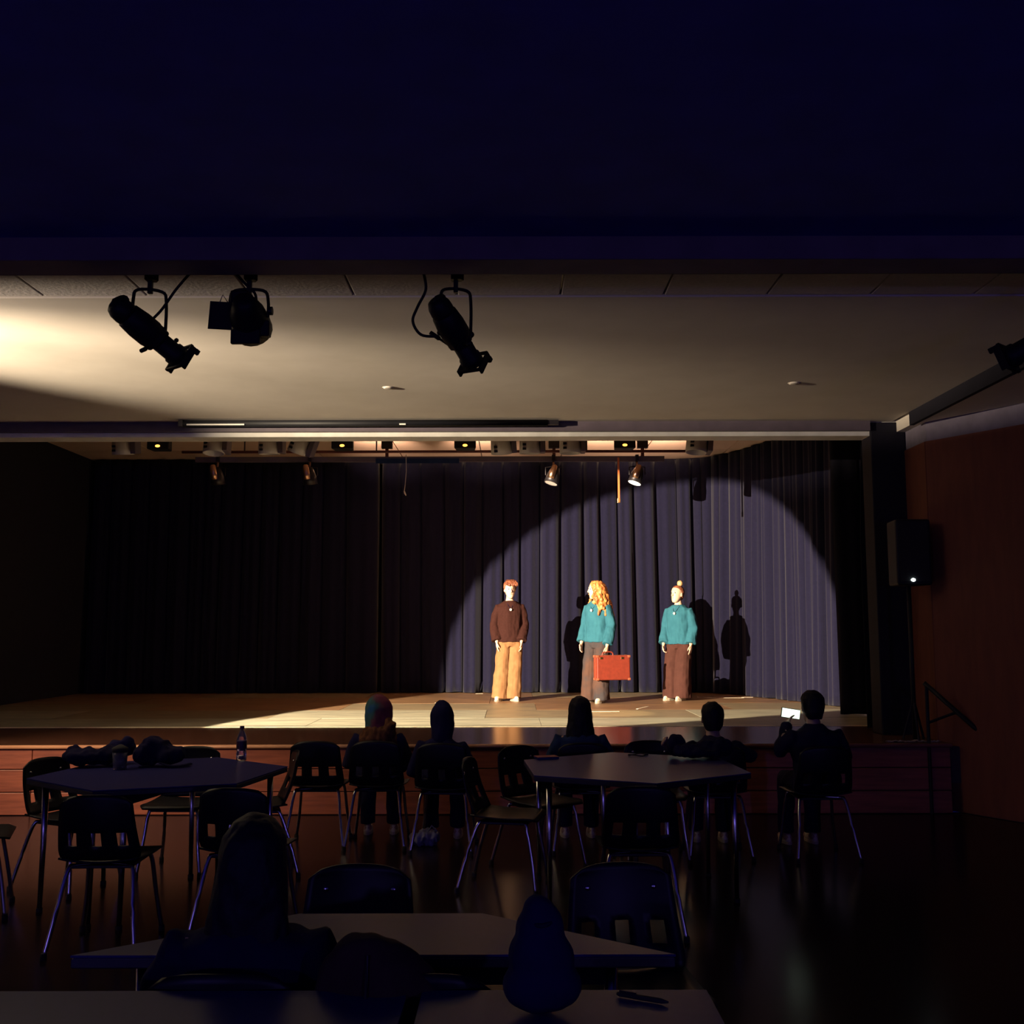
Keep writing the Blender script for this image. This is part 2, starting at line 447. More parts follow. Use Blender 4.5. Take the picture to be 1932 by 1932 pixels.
struct(MB().box(6.99, 7.14, -4.0, 4.1, 0, 3.65).build('wall_right', M['pale_wall']))
struct(MB().box(-7.7, 7.14, -4.1, -4.0, 0, 3.65).build('wall_rear', M['pale_wall']))
for k, p in enumerate(BLUE_FILLS):  # unseen holders made up for the added blue fill lamps
    t = thing('added_fill_holder', 'small added blue fill lamp on the rear wall, %s side' % ('left' if k == 0 else 'right'), 'wall light', (p[0], -4.0, p[2]), 0, 'added blue fill lamps')
    MB().lathe([(.09, 0), (.09, .02), (.04, .03)], 16, axis_mtx((0, 0, 0), (0, 1, 0))).build('back_plate', M['dark_metal'], t)
    MB().tube([(0, .02, 0), (0, .08, -.03), (0, .2, -.16)], .012, 8).build('arm', M['dark_metal'], t)
    MB().lathe([(.05, 0), (.07, .01), (.07, .03)], 16, Matrix.Translation((0, .2, -.17))).build('lamp_cup', M['dark_metal'], t)

# ------------------------------------------------------------------ curtains
def curtain(name, path, z0, z1, material, label, cat, seed, wmin=0.24, wmax=0.38, amp=0.17, lean=0.03, sharp=0.24):
    rnd = random.Random(seed)
    P = [Vector(p) for p in path]
    L = [0.0]
    for a, b in zip(P, P[1:]): L.append(L[-1] + (b-a).length)
    def at(s):
        s = max(0.0, min(L[-1], s))
        for i in range(len(P)-1):
            if s <= L[i+1] + 1e-9:
                t = (s - L[i])/(L[i+1]-L[i]); return P[i].lerp(P[i+1], t), (P[i+1]-P[i]).normalized()
        return P[-1], (P[-1]-P[-2]).normalized()
    cuts = [0.0]
    while cuts[-1] < L[-1] - wmin: cuts.append(cuts[-1] + rnd.uniform(wmin, wmax))
    cuts[-1] = L[-1]
    cols = []
    n = 14
    for i in range(len(cuts)-1):
        a = rnd.uniform(0.75, 1.2)*amp; wob = rnd.uniform(-1, 1)
        for j in range(n):
            t = j/n
            prof = (math.sin(PI*t))**sharp
            prof *= 1 + 0.12*math.sin(2*PI*(t*2 + wob))
            cols.append((cuts[i] + (cuts[i+1]-cuts[i])*t, a*prof, wob))
    cols.append((L[-1], 0, 0))
    rows = 22
    mb = MB()
    for r in range(rows+1):
        v = r/rows; z = z0 + (z1-z0)*v
        grow = 0.62 + 0.38*(1-v)
        for s, a, wob in cols:
            ss = s + lean*(1-v)*math.sin(s*1.9 + wob)
            p, t = at(ss)
            nrm = Vector((t.y, -t.x))
            d = a*grow + 0.012*math.sin(9*s + 3*v) * (1-v)
            hem = 0.02*noise.noise(Vector((s*3, seed, 0))) if r == 0 else 0
            mb.v.append((p.x + nrm.x*d, p.y + nrm.y*d, z + max(0, hem)))
    k = len(cols)
    for r in range(rows):
        for j in range(k-1):
            mb.f.append((r*k+j, r*k+j+1, (r+1)*k+j+1, (r+1)*k+j))
    t = thing(name, label, cat, (path[0][0], path[0][1], z0))
    mb.v = [(x - path[0][0], y_ - path[0][1], z - z0) for x, y_, z in mb.v]
    o = mb.build('drape', material, t, smooth=True)
    sd = o.modifiers.new('solid', 'SOLIDIFY'); sd.thickness = 0.006
    hd = MB().tube([(p[0]-path[0][0], p[1]-path[0][1], z1 - z0) for p in path], (0.02, 0.03), 8).build('heading', material, t)
    return t
curtain('backdrop_curtain', [(-6.6, 16.66), (-2.09, 16.66)], ZS + 0.008, 4.235, M['curtain'], 'unlit dark half of the backdrop curtain left of the centre slit', 'curtain', 3)
arc = [(-2.06, 16.70), (2.6, 16.66), (3.0, 16.55), (3.3, 16.25), (3.5, 15.8), (3.72, 15.2), (3.95, 14.4), (4.12, 13.85), (4.24, 13.42)]
curtain('backdrop_curtain', arc, ZS + 0.008, 4.225, M['curtain'], 'spotlit pleated dark backdrop curtain behind the three performers', 'curtain', 11, amp=0.20)
curtain('leg_curtain', [(3.70, 12.2), (4.47, 12.2)], ZS + 0.008, 4.23, M['leg'], 'black leg curtain at the right wing in front of the lit backdrop', 'curtain', 5, amp=0.06)
# narrow front leg that leaves a pale sliver of wing wall
t = thing('leg_curtain', 'narrow black drape hanging against the right proscenium column', 'curtain', (3.45, 10.6, ZS))
mb = MB()
N = 12
for r in range(13):
    v = r/12; z = v*3.6 + 0.008
    edge = 0.02 + (0.0 if v < 0.50 else 0.0)
    for j in range(N+1):
        u = j/N
        x = 0.05 + u*0.95
        if v > 0.52: x = 0.05 + 0.055*min(1, (v-0.52)*3.0) + u*(0.95 - 0.055)
        mb.v.append((x, 0.04*math.sin(u*18) , z))
for r in range(12):
    for j in range(N):
        a = r*(N+1)+j; mb.f.append((a, a+1, a+N+2, a+N+1))
o = mb.build('drape', M['leg'], t, smooth=True); o.modifiers.new('solid', 'SOLIDIFY').thickness = 0.008

# ------------------------------------------------------------------ hung things over the stage
pipe = thing('lighting_pipe', 'red brown pipe running across the stage behind the lamp row', 'pipe', (0, 0, 0))
MB().tube([(-3.95, 12.55, 3.68), (2.4, 12.55, 3.68)], 0.017, 8).build('tube', M['red_pipe'], pipe, smooth=True)
for x in (-3.2, -1.62, 0.9, 2.2):
    MB().tube([(x, 12.55, 3.68), (x, 12.55, 4.245)], 0.009, 6).build('hanger', M['dark_metal'], pipe)
p2 = thing('lighting_pipe', 'upper lighting bar just behind the white header board', 'pipe', (0, 0, 0))
MB().tube([(-4.9, 12.0, 3.98), (2.7, 12.0, 3.98)], 0.024, 8).build('tube', M['dark_metal'], p2, smooth=True)
for x in (-4.6, -2.1, 0.4, 2.5):
    MB().tube([(x, 12.0, 3.98), (x, 12.0, 4.245)], 0.009, 6).build('hanger', M['dark_metal'], p2)
bt = thing('curtain_batten', 'long dark batten above the hanging par lamps', 'batten', (0, 0, 0))
MB().box(-4.1, 1.98, 13.58, 13.64, 3.725, 3.79).build('bar', M['track'], bt)
MB().box(-1.76, -0.68, 13.572, 13.58, 3.70, 3.765).build('sleeve', M['blue_cloth'], bt)
for x in (-1.62, 0.55, 1.70):
    MB().box(x-0.02, x+0.02, 13.59, 13.63, 3.79, 4.245).build('hanger', M['red_pipe'], bt)
    MB().box(x-0.07, x+0.07, 13.57, 13.65, 3.90, 4.0).build('clamp', M['dark_metal'], bt)
def house_lamp(x, tilt, label, rx=0.0):
    t = thing('stage_lamp', label, 'stage lamp', (x, 12.0, 3.98), 0, 'grey lamps along the stage lighting bar')
    mt = Matrix.Translation((0, -0.02, -0.17)) @ Matrix.Rotation(R(rx), 4, 'Y') @ Matrix.Rotation(R(tilt), 4, 'X')
    MB().lathe([(0.03, 0.06), (0.075, 0.05), (0.10, 0.0), (0.118, -0.10), (0.122, -0.25), (0.112, -0.25), (0.10, -0.12)], 22, mt).build('reflector_drum', M['lamp_grey'], t, smooth=True)
    for q in (0, 1):
        m = MB().box(-0.085, -0.045, -0.116, -0.085, -0.215 + q*0.05, -0.190 + q*0.05)
        m.xform(mt); m.build('vent', M['lamp_black'], t)
    m = MB().box(0.118, 0.175, -0.10, 0.10, -0.24, -0.02); m.xform(mt); m.build('side_housing', M['track'], t, bevel=0.006)
    MB().box(-0.16, 0.16, -0.03, 0.03, -0.15, -0.12).build('yoke', M['lamp_black'], t)
    MB().box(-0.025, 0.025, -0.03, 0.03, -0.13, 0.03).build('clamp', M['lamp_black'], t)
    return t
for x, tl, rx, lb in ((-4.46, 10, 0, 'dim grey stage lamp at the far left end of the bar'),
                      (-3.40, -8, 0, 'grey stage lamp right of the leftmost amber lamp'),
                      (-2.78, 5, 0, 'grey stage lamp left of the tilted one'),
                      (-2.37, 12, 22, 'grey stage lamp tilted sideways on the bar'),
                      (-0.13, 18, -4, 'largest grey stage lamp just right of the middle amber lamp'),
                      (0.21, 4, 0, 'grey stage lamp second from the middle amber lamp'),
                      (0.67, 0, 0, 'grey stage lamp above the left hanging par lamp'),
                      (2.13, -6, 6, 'grey stage lamp alone at the right end of the bar')):
    house_lamp(x, tl, lb, rx)
def amber_lamp(x, label):
    t = thing('amber_lamp', label, 'stage lamp', (x, 12.0, 3.98), 0, 'black lamps with glowing amber lenses')
    MB().prism([(-0.125, -0.09), (0.125, -0.09), (0.105, 0.10), (-0.105, 0.10)], -0.37, -0.14).build('housing', M['lamp_black'], t, bevel=0.012)
    MB().box(-0.15, 0.15, -0.10, -0.02, -0.20, -0.14).build('top_hood', M['lamp_black'], t, bevel=0.008)
    MB().box(-0.09, 0.09, -0.097, -0.089, -0.285, -0.27).build('louvre', M['track'], t)
    MB().ball((0.0, -0.085, -0.335), (0.030, 0.02, 0.016)).build('lens', M['amber_lens'], t, smooth=True)
    MB().box(-0.02, 0.02, -0.02, 0.02, -0.15, 0.03).build('clamp', M['lamp_black'], t)
for x, lb in ((-4.03, 'leftmost black lamp with small amber glow'), (-1.93, 'black amber lamp left of the hanging rope'), (-0.53, 'middle black lamp with bright amber lens'), (1.29, 'right black amber lamp above the orange strap')):
    amber_lamp(x, lb)
def par_can(x, d, label, hot):
    t = thing('par_lamp', label, 'stage lamp', (x, 13.55, 3.74), 0, 'par lamps hanging under the batten')
    MB().tube([(0, 0.02, 0.0), (0, 0, -0.10)], 0.014, 8).build('stem', M['copper'], t, smooth=True)
    MB().box(-0.02, 0.02, -0.03, 0.05, -0.02, 0.06).build('clamp', M['dark_metal'], t)
    c = Vector((0, -0.01, -0.20))
    mt = axis_mtx(c, d)
    MB().lathe([(0.02, -0.11), (0.05, -0.10), (0.068, -0.05), (0.085, 0.02), (0.092, 0.12), (0.084, 0.12), (0.074, 0.02)], 20, mt).build('can', M['dark_metal'], t, smooth=True)
    MB().lathe([(0.02, -0.13), (0.035, -0.115), (0.042, -0.02), (0.044, 0.06)], 14, axis_mtx(c + Vector((-0.02, -0.075, 0)), d)).build('lamp_sleeve', M['copper'], t, smooth=True)
    MB().lathe([(0.082, 0.112), (0.082, 0.118)], 20, mt).build('lens', M['hot_lens'] if hot else M['lamp_grey'], t)
    MB().tube([(-0.10, 0, -0.20), (-0.10, 0, -0.10), (0, 0, -0.085), (0.10, 0, -0.10), (0.10, 0, -0.20)], 0.008, 6).build('yoke', M['dark_metal'], t)
par_can(-3.80, (0.1, 0.2, -1), 'barely lit par lamp at the far left under the batten', False)
par_can(-2.61, (0.1, 0.2, -1), 'dim coppery par lamp left of the hanging rope', False)
par_can(0.54, (-0.32, -0.15, -1), 'grey par lamp hanging left of the orange strap', False)
par_can(1.62, (-0.36, -0.15, -1), 'par lamp with glaring white lens right of the orange strap', True)
t = thing('rope', 'thin pale rope end dangling from the batten', 'rope', (-1.36, 13.5, 3.28))
MB().tube([(0, 0, 0.52), (0.004, 0, 0.30), (-0.01, 0, 0.12), (-0.02, 0, 0.04)], 0.005, 6).build('strand', M['rope'], t)
MB().tube([(-0.02, 0, 0.05), (-0.012, 0, 0.02), (0.004, 0, -0.01)], [0.008, 0.012, 0.007], 6).build('knot', M['rope'], t)
t = thing('strap', 'glowing orange strap hanging between two par lamps', 'strap', (1.375, 13.5, 3.2))
MB().box(-0.012, 0.012, -0.003, 0.003, 0.02, 0.56).build('webbing', M['strap'], t)
MB().box(-0.019, 0.019, -0.008, 0.008, -0.03, 0.03).build('buckle', M['brass'], t, bevel=0.004)

# projection screen case under the ceiling edge
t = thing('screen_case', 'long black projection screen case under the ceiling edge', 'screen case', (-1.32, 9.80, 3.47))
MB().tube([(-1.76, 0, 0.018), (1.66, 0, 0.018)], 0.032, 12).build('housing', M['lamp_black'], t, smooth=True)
for sx, w in ((-1.45, 0.54), (0.30, 0.06)):  # white strips stand in for highlights on the black case
    MB().box(sx - w/2, sx + w/2, -0.036, -0.030, -0.004, 0.010).build('case_highlight', M['white'], t)
MB().box(1.66, 1.76, -0.02, 0.02, 0.0, 0.045).build('end_bracket', M['dark_metal'], t)
MB().box(-1.80, -1.76, -0.03, 0.03, -0.01, 0.05).build('end_bracket', M['dark_metal'], t)
for x, y_, lb in ((-1.0, 8.47, 'small round ceiling detector left of centre'), (2.27, 8.34, 'small round ceiling detector near the right wall')):
    t = thing('ceiling_detector', lb, 'detector', (x, y_, ZC), 0, 'detectors on the plaster ceiling')
    MB().lathe([(0.045, 0.0), (0.045, -0.004), (0.03, -0.008), (0.012, -0.009)], 18).build('cover', M['plaster'], t, smooth=True)
    MB().lathe([(0.052, 0.0), (0.052, -0.003)], 18).build('base_ring', M['plaster'], t)

# ------------------------------------------------------------------ front lights on the hall pipe
hp = thing('lighting_pipe', 'hall lighting pipe hidden behind the ceiling beam', 'pipe', (0, 0, 0))
MB().tube([(-6.6, 5.66, 3.519), (3.55, 5.66, 3.519)], 0.010, 10).build('tube', M['lamp_black'], hp, smooth=True)
def smooth_path(pts, n=6):
    P = [Vector(p) for p in pts]; out = []
    for i in range(len(P)-1):
        p0 = P[max(i-1, 0)]; p1 = P[i]; p2 = P[i+1]; p3 = P[min(i+2, len(P)-1)]
        for j in range(n):
            t = j/n
            out.append(0.5*((2*p1) + (p2-p0)*t + (2*p0-5*p1+4*p2-p3)*t*t + (3*p1-p0-3*p2+p3)*t**3))
    out.append(P[-1]); return out
def yoke_clamp(t, c, hw, yaw, top):
    cy, sy = math.cos(yaw), math.sin(yaw)
    def q(u, z): return (c[0] + u*cy, c[1] + u*sy, z)
    MB().tube(smooth_path([q(-hw, c[2]), q(-hw, top-0.06), q(-hw*0.72, top), q(hw*0.72, top), q(hw, top-0.06), q(hw, c[2])], 5), (0.013, 0.009), 8).build('yoke', M['lamp_black'], t, smooth=True)
    MB().box(c[0]-0.012, c[0]+0.012, c[1]-0.012, c[1]+0.012, top-0.015, top+0.07).build('stem', M['lamp_black'], t)
    MB().prism([(-0.026, -0.03), (0.026, -0.03), (0.045, 0.0), (0.026, 0.03), (-0.026, 0.03)], 0, 0.055).xform(Matrix.Translation((c[0], c[1], top+0.055))).build('clamp', M['lamp_black'], t, bevel=0.004)
def ellipsoidal(x, d, zc, label, yaw, cable, handles, k=1.0, group=None):
    t = thing('ellipsoidal_spotlight', label, 'spotlight', (x, 5.66, 3.505), 0, group)
    d = Vector(d).normalized()
    c = Vector((0.0, 0.0, zc - 3.505))
    mt = axis_mtx(c, d) @ Matrix.Scale(k, 4)
    MB().lathe([(0.035, -0.30), (0.062, -0.285), (0.078, -0.25), (0.082, -0.20), (0.078, -0.17)], 18, mt).build('lamp_cap', M['lamp_black'], t, smooth=True)
    MB().lathe([(0.07, -0.19), (0.088, -0.17), (0.098, -0.08), (0.098, 0.01), (0.088, 0.05), (0.08, 0.07)], 20, mt).build('reflector_housing', M['lamp_black'], t, smooth=True)
    MB().lathe([(0.092, 0.035), (0.092, 0.075)], 12, mt).build('gate_ring', M['lamp_black'], t)
    MB().lathe([(0.068, 0.06), (0.068, 0.20), (0.078, 0.21), (0.080, 0.27), (0.074, 0.27), (0.070, 0.22)], 20, mt).build('lens_tube', M['lamp_black'], t, smooth=True)
    # gel frame holder with open corner prongs
    gf = MB()
    for s in (-1, 1):
        gf.box(s*0.088 - 0.008, s*0.088 + 0.008, -0.088, 0.088, 0.255, 0.305)
        gf.box(-0.088, 0.088, s*0.088 - 0.008, s*0.088 + 0.008, 0.255, 0.275)
        gf.box(s*0.088 - 0.012, s*0.088 + 0.012, 0.055, 0.088, 0.30, 0.33)
    gf.xform(mt); gf.build('gel_frame', M['lamp_black'], t)
    # rear carrying loop
    lp = [mt @ Vector((0.0, 0.045*math.cos(a) + 0.055, -0.255 - 0.055*math.sin(a))) for a in [PI*i/8 for i in range(9)]]
    lp = [mt @ Vector((0.0, -0.03, -0.29))] + [mt @ Vector((0, 0.02 + 0.075*math.sin(PI*i/8), -0.30 + 0.11*(i/8))) for i in range(9)]
    MB().tube(lp, 0.010, 8).build('rear_handle', M['lamp_black'], t, smooth=True)
    for (hx, hy, hz, ex, ey, ez) in handles:
        a = mt @ Vector((hx, hy, hz)); b = mt @ Vector((ex, ey, ez))
        MB().tube([a, a.lerp(b, 0.5), a.lerp(b, 0.55), b], [0.007, 0.007, 0.013, 0.012], 8).build('shutter_handle', M['lamp_black'], t, smooth=True)
    yoke_clamp(t, c, 0.105*k, yaw, -0.085)
    for s in (-1, 1):
        MB().ball((c.x + s*0.108*k*math.cos(yaw), c.y + s*0.108*k*math.sin(yaw), c.z), 0.018, 8, 6).build('yoke_knob', M['lamp_black'], t, smooth=True)
    MB().tube(smooth_path(cable), 0.008, 8).build('cable', M['rubber'], t, smooth=True)
    return t
ellipsoidal(-1.985, (0.56, 0.62, -0.46), 3.185, 'black spotlight hanging furthest left under the beam, slanting down right', 0.35,
            [(0.22, 0.0, 0.02), (0.14, 0.0, -0.08), (0.06, 0, -0.20), (-0.03, 0.0, -0.29)],
            [(0.0, -0.07, 0.06, -0.035, -0.16, 0.01), (0.0, 0.07, 0.18, 0.01, 0.10, 0.19)], 0.82, 'slanting spotlights under the beam')
ellipsoidal(-0.305, (0.40, 0.66, -0.56), 3.175, 'black spotlight left of centre with a looping cable and two handles', 0.25,
            [(-0.18, 0.0, 0.02), (-0.165, 0, -0.08), (-0.21, 0, -0.18), (-0.235, 0, -0.26), (-0.19, 0, -0.335), (-0.10, 0, -0.345)],
            [(0.05, -0.06, 0.05, 0.17, -0.02, -0.06), (-0.05, -0.06, 0.05, -0.15, -0.10, 0.03)], 0.80, 'slanting spotlights under the beam')
ellipsoidal(2.93, (-0.55, 0.6, -0.30), 3.15, 'dark spotlight almost lost in shadow at the right end', -0.3,
            [(-0.1, 0, 0.02), (0.10, 0.1, -0.06), (0.3, 0.3, -0.05), (0.5, 0.35, 0.02)],
            [(0.0, -0.07, 0.06, 0.02, -0.14, 0.03)], 0.85, 'slanting spotlights under the beam')
kd = (KEY_AIM - KEY).normalized()
kf = ellipsoidal(KEY.x - kd.x*0.34, kd, KEY.z - kd.z*0.34, 'lit black spotlight past the left edge that throws the stage beam', 0.5,
                 [(-0.2, 0, 0.02), (-0.22, 0, -0.2), (-0.1, -0.1, -0.4)], [], 1.0)
kf.location = (KEY.x - kd.x*0.34, KEY.y - kd.y*0.34, 3.505)
kl = Vector(kf.location)
# unseen plate added to keep the ceiling spots off the right wall
mb = MB().box(-0.05, 0.30, -0.30, 0.26, -0.004, 0.0)
mb.xform(Matrix.Translation(KEY + Vector((0, 0, 0.09)) - kl) @ Matrix.Rotation(R(34), 4, 'Z') @ Matrix.Rotation(R(-4.3), 4, 'Y')); mb.build('light_blocker', M['lamp_black'], kf)
# lower shutter blade that cuts the beam along the front edge of the stage
e = KEY + Vector((0, 0.36, -0.36*0.4615)) - kl
MB().box(e.x - 0.15, e.x + 0.55, e.y, e.y + 0.004, e.z - 0.10, e.z).build('shutter_blade', M['lamp_black'], kf)
# wide fresnel with a barn door, seen from behind
t = thing('fresnel_spotlight', 'squat black lamp with a square flap, between the two slanting spotlights', 'spotlight', (-1.44, 5.66, 3.505))
c = Vector((0.0, 0.0, -0.235))
d = Vector((-0.05, 0.93, -0.30)).normalized()
mt = axis_mtx(c, d)
MB().lathe([(0.03, -0.16), (0.055, -0.15), (0.075, -0.10), (0.095, -0.04), (0.108, 0.04), (0.112, 0.12), (0.100, 0.12), (0.095, 0.05)], 20, mt).build('housing', M['lamp_black'], t, smooth=True)
m = MB().prism([(-0.045, -0.05), (0.045, -0.05), (0.06, 0.04), (-0.06, 0.04)], 0.0, 0.075); m.xform(Matrix.Translation(c + Vector((-0.03, -0.06, 0.045)))); m.build('top_vent', M['lamp_black'], t, bevel=0.01)
m = MB().box(-0.09, 0.07, -0.03, 0.0, -0.155, -0.075); m.xform(Matrix.Translation(c)); m.build('bottom_flap', M['lamp_black'], t, bevel=0.006)
m = MB().box(-0.215, -0.085, -0.012, -0.006, -0.08, 0.075); m.xform(Matrix.Translation(c) @ Matrix.Rotation(0.06, 4, 'Y')); m.build('barn_door', M['lamp_black'], t)
m = MB().box(0.06, 0.118, -0.02, 0.04, -0.11, -0.02); m.xform(Matrix.Translation(c)); m.build('side_flap', M['lamp_black'], t, bevel=0.01)
MB().lathe([(0.024, 0.0), (0.024, 0.018)], 12, axis_mtx(c + Vector((0.112, 0, 0.035)), (1, 0, 0))).build('yoke_knob', M['lamp_black'], t)
MB().tube([c + Vector((-0.16, -0.01, 0.075)), c + Vector((-0.14, -0.02, 0.12)), c + Vector((-0.11, -0.01, 0.075))], 0.003, 6).build('safety_wire', M['dark_metal'], t)
yoke_clamp(t, c, 0.105, 0.0, -0.085)
MB().tube(smooth_path([(-0.09, 0, 0.03), (-0.03, 0, -0.04), (0.03, 0, -0.10), (0.045, -0.02, -0.17)]), 0.008, 8).build('cable', M['rubber'], t, smooth=True)

# ------------------------------------------------------------------ people
HEAD = [(-.118, .018, .020, -.052), (-.108, .034, .036, -.046), (-.088, .048, .052, -.036), (-.055, .060, .070, -.020), (-.02, .067, .084, -.008), (.02, .073, .092, 0), (.05, .074, .094, .003), (.08, .066, .084, .005), (.10, .049, .062, .006), (.115, .020, .028, .006)]
def head_frame(c, yaw, tilt, k):
    return Matrix.Translation(Vector(c)) @ Matrix.Rotation(yaw, 4, 'Z') @ Matrix.Rotation(tilt, 4, 'X') @ Matrix.Scale(k, 4)
def add_head(mb, F):
    n = len(mb.v)
    mb.loft([(0, cy, z, rx, ry) for z, rx, ry, cy in HEAD], 22)
    mb.tube([(0, -.088, .028), (0, -.100, .0), (0, -.110, -.022), (0, -.090, -.030)], [.008, .010, .013, .010], 8)       # nose
    mb.tube([(-.03, -.086, .036), (0, -.092, .034), (.03, -.086, .036)], [.008, .010, .008], 8)                            # brow
    mb.tube([(-.02, -.080, -.052), (0, -.088, -.052), (.02, -.080, -.052)], [.006, .008, .006], 8)                         # mouth ridge
    mb.ball((0, -.070, -.098), (.020, .016, .016), 8, 6)                                                                    # chin
    for s in (-1, 1):
        mb.ball((s*.074, .008, -.005), (.010, .018, .030), 8, 6)                                                            # ears
    mb.xform(F, n)
def face_parts(F, root, eyes=True):
    for s in (-1, 1):
        m = MB().ball((s*.030, -.083, .014), (.011, .006, .007), 8, 6); m.xform(F); m.build('eye', M['eye_dark'], root, smooth=True)
    m = MB().tube([(-.020, -.086, -.053), (0, -.094, -.053), (.020, -.086, -.053)], [.003, .005, .003], 6); m.xform(F); m.build('lips', M['lip'], root, smooth=True)
def add_hand(mb, w, d, nrm, side, curl=0.35, k=0.88):
    """w wrist, d direction of the hand, nrm = palm side direction, side = direction of the thumb"""
    w = Vector(w); d = Vector(d).normalized(); nrm = Vector(nrm); nrm = (nrm - d*nrm.dot(d)).normalized(); sd = d.cross(nrm)
    if sd.dot(Vector(side)) < 0: sd = -sd
    mb.tube([w - d*0.02, w, w + d*0.03*k, w + d*0.075*k, w + d*0.09*k], [(.022, .018), (.024, .018), (.034*k, .016), (.040*k, .014), (.037*k, .011)], 10, up=tuple(nrm))
    for i, (off, ln) in enumerate(((.030, .070), (.0105, .080), (-.0095, .074), (-.029, .058))):
        p = w + d*0.082*k + sd*off*k
        q = p; pts = [p - d*0.02]; ang = 0.0
        for seg in (0.45, 0.32, 0.23):
            ang += curl
            q = q + (d*math.cos(ang) + nrm*math.sin(ang))*ln*seg*k; pts.append(q)
        mb.tube(pts, [.0088*k, .0086*k, .0078*k, .0068*k], 8, up=tuple(sd), round_ends=True)
    b = w + d*0.025*k + sd*0.030*k
    mb.tube([b - sd*.012, b + sd*.018*k + d*.022*k + nrm*.006, b + sd*.024*k + d*.048*k + nrm*.016, b + sd*.018*k + d*.068*k + nrm*.024], [.013*k, .011*k, .010*k, .008*k], 8, up=tuple(nrm), round_ends=True)
def wrinkle(seed, amp, sc=14.0):
    def f(p):
        return amp*(noise.noise(Vector((p.x*sc, p.y*sc, p.z*sc*0.55 + seed))) + 0.5*noise.noise(Vector((p.x*sc*2.1, p.y*sc*2.1, p.z*sc*1.2 + seed))))
    return f
def shoe(root, x, y, yaw, k=1.0):
    mtx = Matrix.Translation((x, y, 0)) @ Matrix.Rotation(yaw, 4, 'Z') @ Matrix.Scale(k, 4)
    m = MB(); n = 16
    rs = []
    for z, s, l in ((0.022, 1.0, 1.0), (0.045, 0.98, 0.98), (0.065, 0.88, 0.88), (0.085, 0.62, 0.5)):
        ring = []
        for j in range(n):
            a = 2*PI*j/n
            yy = -math.cos(a)*0.125*l - 0.035 + (0.05 if z > 0.08 else 0)*1.0
            ring.append((math.sin(a)*0.043*s*(1.08 if yy < -0.05 else 0.92), yy, z))
        rs.append(ring)
    m.rings(rs); m.xform(mtx); sh = m.build('shoe', M['white_shoe'], root, smooth=True)
    m = MB(); rs = []
    for z in (0.0, 0.024):
        rs.append([(math.sin(2*PI*j/n)*0.047*(1.08 if math.cos(2*PI*j/n) > 0.1 else 0.92), -math.cos(2*PI*j/n)*0.132 - 0.035, z) for j in range(n)])
    m.rings(rs); m.xform(mtx); m.build('sole', M['sole'], sh)
